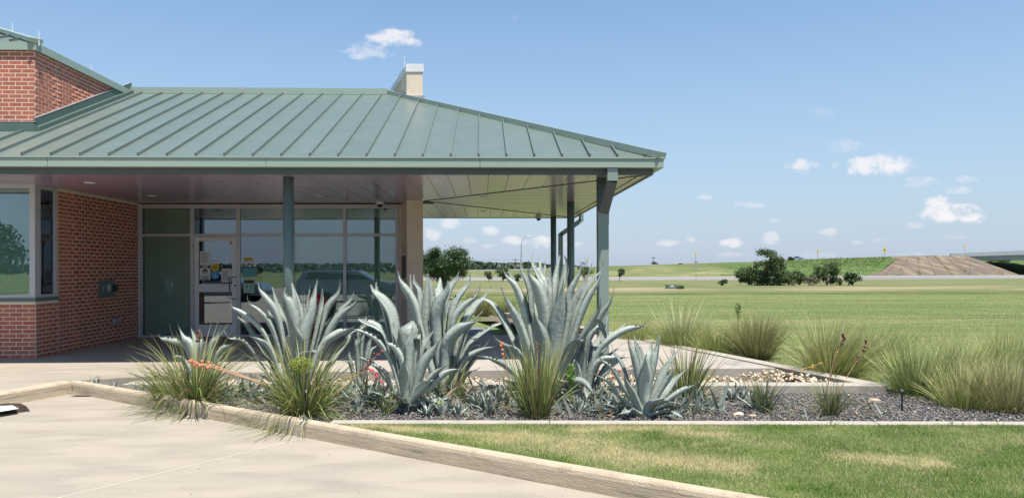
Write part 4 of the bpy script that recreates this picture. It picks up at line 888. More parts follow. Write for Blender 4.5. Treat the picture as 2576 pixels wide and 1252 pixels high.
notice(1100,585,1287,700,'palegreen','upper pale green poster inside the glass behind the left porch column', y=YF+.06, cat='poster', name='poster')
notice(1100,706,1287,824,'palegreen','lower pale green poster inside the glass behind the left porch column', y=YF+.06, cat='poster', name='poster')
# red bin
p = V(797,842,15.72); t = thing('waste_bin', 'red dome topped waste bin standing on the porch against the glass', 'bin')
q = MB(); q.tube([(p.x,15.72,ZS+.002),(p.x,15.72,.80)], [.2,.225], 24); q.build('drum', 'binred', t, smooth=True)
q = MB(); q.ell((p.x,15.72,.82), (.235,.235,.26), 24, 10); q.build('dome_lid', 'binred', t, smooth=True)
# ================================================================== PLANTS
def zoomer(ox, oy, s): return lambda p: ((ox+s*p[0])*.63889, (oy+s*p[1])*.63889)
ZA = zoomer(1900,950,.5592); ZB = zoomer(850,1050,.47923); ZC = zoomer(1400,1050,.47923); ZD = zoomer(2300,1250,.3595); ZE3 = zoomer(600,700,.7987)
def crom(pts, n):
    P_ = [pts[0]*2-pts[1]]+pts+[pts[-1]*2-pts[-2]]; o = []
    segs = len(pts)-1
    for i in range(n+1):
        u = i/n*segs; k = min(int(u), segs-1); t = u-k; a, b, c, d = P_[k:k+4]
        o.append(.5*((2*b)+(c-a)*t+(2*a-5*b+4*c-d)*t*t+(3*b-a-3*c+d)*t**3))
    return o
def leafmesh(pts, W, out, name='leaf', m='agave', parent=None, cut=False, fold=.22, seg=16, teeth=True, twist=0):
    C = crom([Vector(p) for p in pts], seg); v, f = [], []; U = (-1,-.55,0,.55,1)
    for i, c in enumerate(C):
        t = i/seg; T = (C[min(i+1,seg)]-C[max(i-1,0)]).normalized(); Nn = -out+Vector((0,0,.25)); Nn = (Nn-T*Nn.dot(T)); Nn = Nn.normalized() if Nn.length > 1e-4 else Vector((0,1,0))
        Sd = T.cross(Nn).normalized()
        if twist: Mx = Matrix.Rotation(twist*t, 3, T); Nn = Mx @ Nn; Sd = Mx @ Sd
        w = W*np.interp(t, [0,.12,.27,.42,.58,.73,.87,1], [.82,.70,.92,1,.82,.46,.14,.006] if not cut else [.72,.75,.9,1,1,1,.98,.95])
        th = W*np.interp(t, [0,.15,.5,1], [.20,.10,.045,.008])
        fo = fold*(1+.5*t)
        for s_ in (1, -1):
            for u in (U if s_ > 0 else U[1:-1][::-1]):
                wob = .004*math.sin(9*t+u*3)
                v.append(c+Sd*(u*w/2)+Nn*(fo*w*(u*u)*1.0-fo*w*.3+(0 if s_ > 0 else -th*(1-u*u))+wob))
    k = 8
    for i in range(seg):
        for j in range(k): f.append((i*k+j, i*k+(j+1) % k, (i+1)*k+(j+1) % k, (i+1)*k+j))
    f.append(tuple(seg*k+j for j in range(k)))
    nmain = len(f)
    if teeth:
        Ln = sum((C[i+1]-C[i]).length for i in range(seg)); nt_ = int(Ln/.035)
        for e, j in ((-1, 0), (1, 4)):
            for q in range(2, nt_-2):
                u = q/nt_*seg; i = int(u); fr = u-i; p = v[i*k+j].lerp(v[(i+1)*k+j], fr); d = (v[(i+1)*k+j]-v[i*k+j]).normalized(); o_ = (v[i*k+j]-v[i*k+2]).normalized(); b = len(v); h = .013+.006*random.random()
                v += [p-d*.005, p+d*.005, p+o_*h+d*.002]; f.append((b, b+1, b+2))
    me = bpy.data.meshes.new(name); me.from_pydata([tuple(p) for p in v], [], f); me.update()
    for p in me.polygons: p.use_smooth = p.index < nmain-1
    o = link(name, me, m, parent)
    me.materials.append(MATS['cutend' if cut else 'tipbrown']); me.polygons[nmain-1].material_index = 1
    if not cut:
        for p in range((seg-1)*k if seg > 8 else (seg-1)*k, nmain): me.polygons[p].material_index = 1
    return o
def agave(label, Z, cpx, yb, leaves, zs, fill=10, fr=.5, extra=None):
    cx, cy = Z(cpx); root = V(cx, cy, yb); root.z = .06
    t = thing('agave_plant', label, 'agave', 'large blue grey agaves in the bed')
    for L_ in leaves:
        pts, w, dy = L_[0], L_[1], L_[2]; fl = L_[3] if len(L_) > 3 else ''
        P2 = []; n_ = len(pts)
        for i, p in enumerate(pts):
            u = i/(n_-1); px, py = Z(p); q = V(px, py, yb+dy*u**.8)
            P2.append(q)
        b0 = P2[0]; P2[0] = Vector((root.x+(b0.x-root.x)*.55, yb+dy*.22, max(.07, root.z+.02)))
        if (P2[1]-P2[0]).length > .6 and n_ <= 3: P2.insert(1, P2[0].lerp(P2[1], .45)+Vector(((P2[1].x-P2[0].x)*.04, dy*.05, .03)))
        tp_ = P2[-1]; dx = tp_.x-root.x; oy = dy if abs(dy) > .5*abs(dx) else (abs(dx)*.5+.06)*(1 if dy > 0 else -1)
        out = Vector((dx, oy, 0)).normalized()
        W = w*zs*.63889*yb/1900*(.94+.16*abs(out.x))
        leafmesh(P2, W, out, parent=t, cut='c' in fl, m='agave_dry' if 'd' in fl else 'agave', twist=random.uniform(-.1,.1), fold=random.uniform(.22,.40))
    for k in range(fill):
        a = random.uniform(0, 6.28); ln = random.uniform(.35,.6)*fr*2; o_ = Vector((math.cos(a), math.sin(a), 0)); el = random.uniform(.15,.9)
        p0 = root+o_*.05; p1 = p0+(o_*math.cos(el)+Vector((0,0,math.sin(el))))*ln*.4; p2 = p1+(o_*math.cos(el*.6)+Vector((0,0,math.sin(el*.6))))*ln*.35; p3 = p2+(o_*.8+Vector((0,0,random.uniform(-.1,.7))))*ln*.28
        p0.z = max(p0.z, .06)
        leafmesh([p0,p1,p2,p3], random.uniform(.07,.11)*fr*1.8, o_, parent=t, m='agave' if random.random() > .2 else 'agave_dry', twist=random.uniform(-.6,.6))
    q = MB(); q.ell(root, (.13*fr*2,.13*fr*2,.16*fr*2), 10, 6); q.build('stem', 'agave', t, smooth=True)
    return t
s_ = .5592
agave('giant agave right of centre, tallest in the bed, with upright leaves before the corner downspout', ZA, (455,1000), 8.75, [
 ([(400,930),(270,650),(180,450),(128,320)],98,-.3),([(400,930),(300,560),(230,340),(165,250),(138,170)],78,-.05),([(410,930),(320,520),(250,360),(205,270),(187,195)],62,.15),
 ([(420,930),(350,560),(320,330),(272,200),(272,85)],68,.1),([(440,930),(430,600),(380,360),(330,250),(318,170)],112,-.25),([(455,930),(440,400),(395,250),(350,160),(355,80)],62,.25),
 ([(460,930),(430,400),(410,220),(400,100)],46,.35),([(470,930),(450,400),(437,250),(443,115)],36,.4),([(480,930),(480,450),(482,300),(467,155)],48,.2),([(490,930),(505,450),(525,230),(545,75)],58,.3),
 ([(500,930),(540,450),(590,240),(595,150),(570,90)],52,.25),([(500,960),(525,700),(560,450),(570,260)],135,-.35),([(420,960),(420,800),(380,600),(360,500)],130,-.5),
 ([(520,930),(610,560),(620,380),(680,240),(693,145)],88,-.1),([(540,930),(600,620),(650,430),(730,280),(772,150)],68,.15),([(550,930),(620,620),(700,400),(790,260),(840,200)],78,.05),
 ([(560,930),(660,640),(740,430),(820,280),(848,145)],92,-.1),([(570,960),(660,770),(760,600),(825,480),(832,400)],80,-.28),([(600,960),(720,760),(820,560),(900,430),(925,325)],98,-.1),
 ([(560,980),(600,820),(660,720),(720,700),(722,660)],98,-.5),([(340,940),(220,720),(130,540),(50,430),(-30,395)],80,.1),([(360,940),(260,800),(150,740),(90,690),(75,640)],62,-.35),
 ([(340,980),(180,900),(60,830),(-60,800)],62,-.3),([(480,930),(370,560),(345,420),(350,330)],60,.2),([(520,930),(590,560),(600,440),(615,300)],60,.3),([(380,930),(330,600),(300,480),(318,330)],50,.3)], s_, 20, .55)
agave('agave leaning right behind the downspout side of the giant one, one leaf folded over', ZA, (720,1010), 8.55, [
 ([(700,1010),(800,820),(900,700),(1020,630),(1120,600),(1181,543)],80,-.1),([(690,1000),(740,700),(780,610),(815,585),(850,610),(875,690),(880,730)],70,.05),([(730,1000),(850,760),(960,640),(1020,560)],64,.25),
 ([(700,1000),(700,860),(725,760)],60,-.2),([(720,1000),(800,880),(920,830),(1050,813)],88,-.15),([(640,1080),(640,1010),(720,1005),(800,1090)],80,-.6),([(760,1000),(850,700),(885,480)],64,.3),
 ([(740,1000),(790,800),(830,690),(850,600)],70,.2),([(680,1000),(660,900),(655,830)],60,-.3),([(760,1010),(880,900),(960,840),(1000,790)],70,.1),([(740,1010),(820,860),(900,800),(985,720)],56,.3)], s_, 18, .5)
s_ = .3595
agave('medium agave near the right part of the lawn edging, lowest of the big ones', ZD, (655,1050), 7.72, [
 ([(640,1040),(590,700),(530,430),(490,300),(490,210)],92,-.05),([(640,1040),(620,620),(570,330),(535,150)],110,.08),([(650,1040),(640,520),(615,360),(608,250)],50,.2),
 ([(660,1050),(660,760),(680,560),(665,400)],165,-.25),([(680,1040),(710,520),(735,350),(732,215)],80,.18),([(690,1040),(760,560),(810,330),(825,145)],105,.12),([(700,1040),(820,730),(940,500),(1070,300)],105,.1),
 ([(700,1040),(830,830),(930,670),(975,580),(955,490)],100,-.15),([(720,1040),(880,830),(1000,690),(1130,545)],135,.2),([(720,1050),(860,950),(1050,820),(1200,750),(1280,685)],85,-.05),([(670,1060),(730,960),(800,920),(890,870)],125,-.3),
 ([(630,1050),(530,860),(460,720),(440,590)],110,-.3),([(620,1040),(480,700),(400,500),(330,390),(300,290)],68,.1),([(600,1040),(440,800),(300,560),(190,470),(155,400)],60,.0),([(590,1050),(370,850),(280,720),(170,650),(85,590)],80,-.2),
 ([(620,1060),(500,1010),(440,1030),(390,1060)],80,-.35),([(700,1060),(900,1030),(1050,1060),(1145,1120)],80,-.4),([(650,1040),(700,640),(730,500)],90,.05)], s_, 8, .38)
s_ = .47923
agave('big agave at the left in front of the glazed front and the red bin', ZB, (640,960), 8.95, [
 ([(560,900),(440,640),(330,480),(200,380),(130,330),(118,275)],78,.0),([(540,900),(400,700),(300,560),(230,460),(165,390)],52,.1),([(600,900),(520,700),(440,480),(340,360),(270,300),(258,230)],68,-.1),
 ([(590,900),(560,700),(490,400),(400,260),(352,180),(347,100)],92,0),([(600,900),(560,560),(500,330),(455,130)],72,.22),([(600,900),(500,540),(450,420),(425,340)],42,.15),([(640,900),(650,560),(600,330),(560,240),(570,145)],108,-.1),
 ([(640,900),(670,560),(660,300),(615,100)],100,.22),([(640,920),(645,700),(655,560),(620,430)],165,-.38),([(680,900),(715,500),(705,180)],38,.32),([(690,900),(725,500),(727,180)],34,.36),([(700,900),(740,400),(775,140)],50,.3),
 ([(710,900),(770,450),(820,230),(833,90)],66,.25),([(700,910),(740,600),(800,380),(835,230)],128,-.05),([(730,910),(830,520),(880,280),(868,165)],62,.1),([(740,910),(840,600),(920,350),(1010,220),(1020,95)],84,.12),
 ([(750,910),(880,600),(1000,400),(1110,280),(1132,200)],74,.18),([(750,920),(900,620),(1010,430),(1130,320),(1175,250)],80,0),([(760,930),(880,680),(1000,570),(1100,520),(1143,480)],100,-.18),([(700,940),(720,790),(780,715),(840,700)],115,-.45),
 ([(560,930),(450,700),(350,600),(270,570)],90,-.2),([(520,930),(330,740),(220,610),(110,590),(60,500)],48,-.1),([(780,930),(950,800),(1080,620),(1130,540),(1250,480)],74,.2),([(560,900),(560,640),(540,450),(510,360)],60,.1),([(760,900),(850,650),(900,500),(940,410)],60,.25)], s_, 20, .5)
agave('front agave with one leaf cut off square, left of centre', ZC, (430,1075), 8.25, [
 ([(400,1060),(330,650),(280,400),(200,270),(140,200),(120,125)],115,.12),([(400,1060),(300,640),(220,330),(170,210),(172,100)],74,.22),([(380,1050),(290,800),(200,640),(100,560),(0,520),(-40,500)],64,0),
 ([(380,1050),(260,620),(180,510),(80,465),(30,440),(28,415)],70,.05),([(400,1060),(380,820),(320,680),(260,630),(250,565)],78,-.1),([(410,1060),(340,700),(300,500)],64,.12),([(410,1060),(400,760),(340,600),(305,460)],78,.02),
 ([(430,1060),(450,720),(455,600),(470,470)],95,-.1),([(430,1060),(440,800),(448,620),(452,545),(462,548),(465,600)],165,-.02,'c'),([(450,1060),(500,800),(512,640),(512,552),(528,556),(530,620)],120,.06,'c'),([(470,1060),(540,720),(600,600),(640,510)],78,.02),([(480,1070),(560,840),(640,700),(710,570)],120,-.1),
 ([(470,1080),(520,800),(560,720),(610,640)],84,.06),([(415,1090),(400,950),(400,840),(402,740)],102,-.32),([(440,1090),(520,1010),(600,950),(650,925)],80,-.38),([(480,1080),(600,950),(680,860),(780,790)],80,-.12),
 ([(500,1090),(660,960),(760,870),(900,830)],95,0),([(380,1090),(280,960),(230,860),(120,800),(90,790)],68,-.28),([(340,1060),(200,860),(100,780),(20,740),(0,690)],52,-.1),([(480,1100),(600,1090),(700,1110),(760,1120)],60,-.3),([(380,1100),(300,1060),(220,1075)],60,-.3)], s_, 16, .45)
agave('tall agave in front of the end of the tan wall, behind the cut one', ZC, (720,990), 8.95, [
 ([(660,930),(520,520),(460,310),(390,180),(355,100),(350,0)],120,-.1),([(660,930),(500,430),(455,220),(452,30)],76,.22),([(670,930),(540,420),(515,210),(475,130),(488,45)],56,.27),([(670,930),(560,560),(560,350),(580,150),(597,30)],108,0),
 ([(690,930),(610,420),(625,220),(600,60)],68,.22),([(700,930),(660,350),(690,180),(695,70)],68,.32),([(710,930),(670,520),(690,330),(755,200),(755,90)],120,-.18),([(730,930),(720,450),(770,220),(830,110),(852,25)],96,.1),
 ([(740,930),(780,480),(840,280),(930,150),(945,40)],80,.06),([(750,930),(800,520),(870,360),(990,250),(1027,140)],90,0),([(770,930),(880,520),(980,350),(1060,260),(1115,155)],94,.16),([(800,930),(890,600),(960,470),(1060,340)],80,.26),
 ([(740,920),(760,680),(850,540),(950,475),(1030,430)],140,-.28),([(780,930),(900,680),(1010,575),(1120,500),(1210,460),(1250,430)],50,.1),([(800,950),(880,800),(960,730),(1080,675),(1190,655)],68,-.1),
 ([(820,940),(900,820),(980,700),(1020,650),(1025,630)],56,.15),([(700,930),(640,600),(640,400),(650,300)],70,.1),([(690,930),(560,700),(500,560),(470,430)],60,.1),([(1010,960),(1240,620),(1120,510),(1020,450),(960,430),(925,365)][0:1]+[(900,880),(1000,740),(1100,600)],60,.2)], s_, 20, .5)
agave('small agave rising from the strappy clump at the left end of the bed', ZE3, (235,990), 9.2, [
 ([(230,950),(170,850),(100,810),(45,795),(33,768)],38,0),([(230,950),(190,850),(150,790),(127,722)],56,-.05),([(240,950),(215,850),(190,730)],44,.1),([(250,950),(240,850),(232,735)],34,.15),([(260,950),(290,850),(320,790),(335,730)],40,.05),([(270,950),(330,870),(380,830),(405,808)],34,-.05),([(250,950),(250,860),(275,790)],50,-.2),([(230,960),(150,900),(90,880)],44,-.2)], .7987, 6, .35)
agave('pale small agave between the left big one and the cut one', ZC, (20,850), 9.15, [
 ([(60,820),(60,600),(85,480),(80,395)],44,.1),([(50,820),(30,580),(100,480),(165,430)],54,.1),([(60,820),(110,680),(130,560)],48,-.05),([(40,820),(0,640),(-40,560)],44,.0),([(60,820),(20,700),(50,610)],48,-.1),([(60,830),(120,720),(180,640)],44,.1),([(30,830),(-60,730),(-90,640)],44,.0),([(50,850),(110,800),(170,790)],40,-.2),([(20,850),(-50,800),(-110,780)],40,-.2)], s_, 6, .35)
# pups: three kinds, copied leaf by leaf
def pup(seed):
    random.seed(seed); t = link('agave_pup', None)
    for k in range(11):
        a = k*2.4+random.uniform(-.2,.2); el = R(random.uniform(25,80)); ln = random.uniform(.15,.24); o_ = Vector((math.cos(a), math.sin(a), 0)); u = o_*math.cos(el)+Vector((0,0,math.sin(el)))
        leafmesh([o_*.015, u*ln*.4+o_*.01, u*ln*.75+o_*.02, u*ln+Vector((0,0,.02))], random.uniform(.035,.05), o_, parent=t, seg=6, teeth=False, twist=random.uniform(-.3,.3))
    return t
protos = [pup(1), pup(2), pup(3)]; random.seed(11)
used = [False]*3
pups = [(236,967,.75,9.86,'tiny agave pup behind the kerb, first from its corner'),(283,969,.7,9.63,'tiny agave pup behind the kerb, second from its corner'),(345,981,.7,9.32,'tiny agave pup behind the kerb, third from its corner beside the strappy clump'),
 (488,998,1.25,0,'agave pup half buried in the left strappy clump above the kerb'),(455,990,1.0,0,'agave pup at the kerb side of the left strappy clump'),(522,1003,1.0,0,'agave pup right of the buried one beside the kerb'),(562,1008,.9,0,'agave pup on open slate between the two strappy clumps'),(618,990,1.1,0,'agave pup behind the open slate, left of the middle strappy clump'),(775,1050,.75,7.25,'tiny agave pup at the meeting of kerb and lawn edging'),
 (958,1020,1.1,0,'agave pup left of the foot of the cut agave'),(985,1038,.9,0,'agave pup with narrow leaves in front of the cut agave'),(1010,1030,1.0,0,'agave pup touching the foot of the cut agave'),(1113,1046,.9,0,'agave pup by the lawn edging, right of the cut agave'),(1152,1044,.8,0,'agave pup by the lawn edging, second right of the cut agave'),(1175,1010,1.0,0,'agave pup in shade right of the cut agave'),
 (1205,1028,1.1,0,'agave pup in the dense cluster at the centre, left side'),(1232,1038,1.25,0,'agave pup in the dense cluster at the centre, front'),(1252,1018,1.2,0,'agave pup in the dense cluster at the centre, back'),(1145,985,1.0,0,'agave pup behind the cluster under the tall agave'),
 (1455,1035,.9,0,'agave pup right of the central strappy clump'),(1480,1020,1.1,0,'agave pup in deep shade under the right leaning agave, left'),(1515,1012,1.2,0,'agave pup in deep shade under the right leaning agave, middle'),(1545,1030,1.0,0,'agave pup in deep shade under the right leaning agave, front'),(1568,1005,1.1,0,'agave pup in deep shade beside the medium agave'),
 (1700,1030,1.1,0,'agave pup right of the foot of the medium agave'),(1757,1036,.8,0,'small agave pup on slate right of the medium agave'),(1735,1022,.8,0,'small agave pup beneath the right strappy clump'),(1842,1008,1.0,8.6,'agave pup on slate near the middle of the low border'),(1868,1010,.8,8.6,'smaller agave pup touching the one by the low border'),(1902,1028,1.2,0,'agave pup growing with the grassy tuft on the right slate'),
 (1075,1045,.8,0,'agave pup between the foot of the cut agave and the lawn edging'),(900,1035,.9,0,'agave pup right of the middle strappy clump'),(1330,1000,1.0,0,'agave pup behind the central strappy clump')]
gp = 'small agave pups growing in the slate bed'
for i, (px, py, sc, yv, lab) in enumerate(pups):
    c = G(px, py, .06) if not yv else Vector((V(px, py, yv).x, yv, .06))
    k = i % 3
    if not used[k]: t = protos[k]; used[k] = True
    else:
        t = protos[k].copy(); COL.objects.link(t)
        for ch in protos[k].children: d = ch.copy(); COL.objects.link(d); d.parent = t
    t.location = c; t.rotation_euler = (0, 0, random.uniform(0, 6.28)); t.scale = (sc,)*3; tag(t, lab, 'agave pup', gp)

# strappy clumps (red yucca)
def clump(name, label, cat, px, py, n_, ln, sp, wd, cols, droop, y=None, lean=(0,0), up=1.0, r=.08, z0=.06, group=None, tipw=.12, seg=5, base=None, hv=.2, tipc=(.36,.36,.12)):
    c = base if base is not None else (G(px, py, z0) if y is None else Vector((V(px, py, y).x, y, z0)))
    a = RNG.rand(n_)*2*math.pi; rr = np.sqrt(RNG.rand(n_))*r; e = np.abs(RNG.normal(0, sp, n_)); e = np.clip(e, 0, 1.45)
    d0 = np.stack([np.cos(a)*np.sin(e)+lean[0], np.sin(a)*np.sin(e)+lean[1], np.cos(e)*up], 1)
    b3 = np.stack([np.cos(a)*rr, np.sin(a)*rr, np.zeros(n_)], 1)
    L_ = ln*RNG.uniform(1-hv*2.2, 1+hv, n_)
    cols = np.array(cols); ci = RNG.choice(len(cols), n_, p=None); cc = cols[ci]*(.5+.95*RNG.rand(n_, 1))
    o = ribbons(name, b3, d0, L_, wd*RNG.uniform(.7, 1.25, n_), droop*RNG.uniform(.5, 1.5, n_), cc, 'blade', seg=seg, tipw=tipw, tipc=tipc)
    o.location = c; tag(o, label, cat, group); return o
yc_ = [(.14,.215,.045),(.11,.18,.04),(.21,.29,.075),(.36,.37,.12),(.06,.09,.03),(.05,.08,.025),(.26,.29,.12),(.35,.25,.15)]
gy = 'strappy red yucca clumps in the bed'
c1 = clump('red_yucca', 'wide strappy clump spilling over the kerb at the left end of the bed', 'red yucca', 490,990, 480,.84,.98,.0125,yc_,1.15,group=gy,r=.16,y=8.6)
clump('red_yucca', 'strappy clump leaning out behind the left one', 'red yucca', 430,985, 150,.62,.85,.013,yc_,.9,group=gy,r=.14,lean=(-.3,-.1),y=8.75)
clump('red_yucca', 'widest strappy clump in front of the big left agave', 'red yucca', 765,1020, 600,.82,1.0,.0122,yc_,1.2,group=gy,r=.17,y=7.85)
clump('red_yucca', 'upright strappy clump at the centre in front of the giant agave', 'red yucca', 1350,1046, 240,.72,.36,.013,yc_,.35,group=gy,r=.13,y=7.7)
clump('red_yucca', 'strappy clump half hidden behind the medium agave', 'red yucca', 1725,1010, 240,.72,.62,.011,yc_,.7,group=gy,r=.1,y=8.3)
clump('red_yucca', 'small grey green grassy tuft with agave pup on the right slate', 'red yucca', 1925,1035, 130,.42,.6,.008,[(.13,.17,.09),(.10,.14,.075)],.6,group=gy,r=.05)
clump('red_yucca', 'small grassy tuft on the right slate with two seed stalks', 'red yucca', 2090,1045, 170,.38,.5,.008,[(.13,.16,.07),(.09,.12,.05),(.2,.19,.1)],.5,group=gy,r=.07)
clump('red_yucca', 'narrow green blades at the foot of the cut agave', 'red yucca', 972,1042, 40,.30,.5,.01,yc_,.5,group=gy,r=.04)
clump('red_yucca', 'thin strappy leaves between the cut agave and the central cluster', 'red yucca', 1130,1015, 130,.45,.7,.008,yc_,.8,group=gy,r=.12)
# flower stalks with pods
def stalk(pts, yv, label, r=.006, pods=14, pr=.014, pm='pod', span=(.55,1), flowers=None, m='stalk'):
    P_ = crom([V(p[0], p[1], yv+(p[2] if len(p) > 2 else 0)) for p in pts], 14); t = thing('seed_stalk', label, 'seed stalk', 'seed stalks of the strappy plants')
    MB().tube(P_, [r*(1-.6*i/14) for i in range(15)], 6).build('stem', m, t, smooth=True)
    for k in range(pods):
        u = random.uniform(*span)*14; i = min(13, int(u)); p = P_[i].lerp(P_[i+1], u-i)+Vector((random.gauss(0,.014), random.gauss(0,.014), random.gauss(0,.012)))
        q = MB(); q.ell(p, (pr*random.uniform(.7,1.1),)*3, 7, 5); q.build('pod', pm, t, smooth=True)
    return t
stalk([(2075,1003),(2098,905),(2112,875),(2127,842)], 7.6, 'straight tan seed stalk with dark pods on the right slate, left one of two', pods=6, span=(.75,1), pr=.016)
stalk([(2105,1003),(2130,949),(2160,900),(2183,859)], 7.6, 'reddish seed stalk with dark pods on the right slate, right one of two', pods=8, span=(.5,1), pr=.016)
stalk([(690,975),(600,945),(540,925),(472,908)], 7.95, 'salmon coloured fallen stalk with pods lying over the left strappy clump', r=.011, pm='podlight', pods=16, span=(.6,1), pr=.018)
stalk([(650,960),(570,930),(520,915),(480,918)], 8.0, 'second salmon stalk just above the fallen one', r=.009, pm='podlight', pods=9, span=(.5,1), pr=.017)
stalk([(830,1000),(900,945),(930,910),(968,880)], 7.7, 'thin brown stalk with rusty pods left of the cut agave', pods=26, span=(.35,1), pr=.013)
stalk([(820,985),(890,940),(930,930),(960,962)], 7.7, 'drooping stalk with pink red flowers left of the cut agave', pods=16, span=(.6,1), pr=.014, pm='pinkflower')
stalk([(1500,975),(1560,935),(1600,915),(1640,905)], 8.1, 'arching brown stalk with orange pods right of the giant agave', pm='podlight', pods=7, span=(.2,1), pr=.016)
stalk([(1290,985),(1275,930),(1268,895),(1262,860)], 7.9, 'rusty stalk with pods left of the central strappy clump', pm='podlight', pods=9, span=(.6,1), pr=.015)
stalk([(1350,960),(1352,905),(1350,860)], 7.5, 'thin dark upright spike in front of the giant agave', pods=10, span=(.5,1), pr=.008)
stalk([(495,960),(497,900),(500,835)], 8.9, 'dark reddish seed head above the left strappy clump', pods=16, span=(.82,1), pr=.017)
stalk([(1990,930),(2030,925),(2068,912)], 9.6, 'short stalk with yellow flowers on the stones near the big grass clump', pods=10, span=(.2,1), pr=.012, pm='signyellow')
# yellow-green fennel like flower head and bright weed
def puff(name, label, cat, c, rad, n_, sz, m, st=True):
    v = RNG.normal(0, 1, (n_, 3)); v /= np.linalg.norm(v, axis=1, keepdims=True); p = v*(RNG.rand(n_, 1)**.45)*np.array(rad); a = RNG.normal(0, 1, (n_, 3)); a /= np.linalg.norm(a, axis=1, keepdims=True); b = np.cross(a, RNG.normal(0, 1, (n_, 3))); b /= np.linalg.norm(b, axis=1, keepdims=True)
    s = sz*RNG.uniform(.5, 1.3, (n_, 1)); Vs = np.stack([p-a*s, p+b*s*.5, p+a*s, p-b*s*.5], 1).reshape(-1, 3)
    t = link(name, None); t.location = c; tag(t, label, cat); npmesh('foliage', Vs, np.arange(n_*4).reshape(-1, 4), m, t)
    q = MB()
    for k in range(4): q.tube([(random.gauss(0,.01),0,-rad[2]*2.4),(random.gauss(0,rad[0]*.4),random.gauss(0,rad[1]*.4),0)], .004, 5)
    q.build('stem', 'brightgreen', t); return t
puff('yellow_flower_head', 'feathery yellow green flower head in front of the big left agave', 'flower', V(757,917,8.0), (.14,.09,.09), 900, .012, 'fennel')
puff('weed', 'bright green leafy weed before the giant agave', 'weed', V(1437,940,8.0), (.05,.05,.12), 160, .018, 'brightgreen')
puff('weed', 'small bright green weed at the centre by the rusty stalk', 'weed', V(1105,1020,7.9), (.05,.05,.07), 90, .014, 'fennel')
puff('weed', 'leafy green shoot rising out of the brown grass clump', 'weed', V(1857,778,12.8), (.06,.06,.15), 60, .022, 'leafmid')
# litter and low growth under the big plants
n_ = 2600; x = RNG.uniform(-5, 4.3, n_); y = RNG.uniform(7.3, 9.1, n_); ok = (((x-k0.x)*kn.x+(y-k0.y)*kn.y) < -.25)&(fbm(x, y, 1.5, 4) > .42); x, y = x[ok], y[ok]; n_ = len(x)
dv = RNG.normal(0, 1, (n_, 3)); dv[:, 2] = np.abs(dv[:, 2])*.35; cl = np.array([[.30,.25,.16],[.20,.15,.09],[.12,.15,.07],[.24,.28,.22]])[RNG.randint(0, 4, n_)]
tag(ribbons('leaf_litter', np.stack([x, y, np.full(n_, .065)+RNG.rand(n_)*.03], 1), dv, RNG.uniform(.08,.28,n_), RNG.uniform(.006,.018,n_), RNG.uniform(.2,1,n_), cl*(.7+.6*RNG.rand(n_, 1)), 'blade', seg=3), 'dry leaves and strands lying under the agaves', kind='stuff')
# tangle of young and dying agave leaves under the big plants
cx_ = [(V(px, 1000, y).x, y, r) for px, y, r in ((560,9.0,.35),(640,8.9,.3),(880,8.9,.4),(945,8.6,.45),(985,8.9,.4),(1150,8.5,.55),(1215,8.4,.5),(1250,8.8,.5),(1300,8.3,.4),(1450,8.3,.5),(1500,8.2,.6),(1545,8.0,.5),(1560,8.5,.5),(1690,8.0,.4),(1080,8.2,.3),(1740,8.1,.3))]
n_ = 1500; pick = RNG.randint(0, len(cx_), n_); c_ = np.array(cx_)[pick]; x = c_[:, 0]+RNG.normal(0, .5, n_)*c_[:, 2]; y = c_[:, 1]+RNG.normal(0, .35, n_)*c_[:, 2]
ok = (((x-k0.x)*kn.x+(y-k0.y)*kn.y) < -.25)&(((x-e0.x)*en.x+(y-e0.y)*en.y) > .22)&(((x-tip.x)*bo.x+(y-tip.y)*bo.y) < -.05); x, y = x[ok], y[ok]; n_ = len(x)
dv = RNG.normal(0, .75, (n_, 3)); dv[:, 2] = np.abs(RNG.normal(.55, .45, n_)); cl = np.array([[.22,.27,.235],[.27,.32,.28],[.17,.215,.18],[.24,.26,.18],[.36,.29,.19],[.20,.14,.09]])[RNG.choice(6, n_, p=[.27,.25,.2,.12,.09,.07])]
tag(ribbons('agave_undergrowth', np.stack([x, y, np.full(n_, .055)], 1), dv, RNG.uniform(.12,.42,n_), RNG.uniform(.022,.055,n_), RNG.uniform(.2,1.1,n_), cl*(.75+.5*RNG.rand(n_, 1)), 'blade', seg=5, tipw=.05), 'tangle of young and dying agave leaves beneath the large agaves', kind='stuff')
# straw blown into the corner of the kerb
n_ = 420; u = RNG.rand(n_)**1.5; p_ = np.array([tuple(k0+wd*(.02+1.3*q)+wn*(.01+.05*random.random()) if i % 3 else k0+kd*(q*.35)+kn*(.01+.05*random.random())) for i, q in enumerate(u)]); p_[:, 2] = .004
dv = RNG.normal(0, 1, (n_, 3)); dv[:, 2] = np.abs(dv[:, 2])*.15; tag(ribbons('straw_litter', p_, dv, RNG.uniform(.02,.07,n_), np.full(n_, .004), np.full(n_, .3), np.array([.38,.31,.17])*(.6+.6*RNG.rand(n_,1)), 'blade', seg=2), 'dry straw blown into the corner of the kerb', kind='stuff')
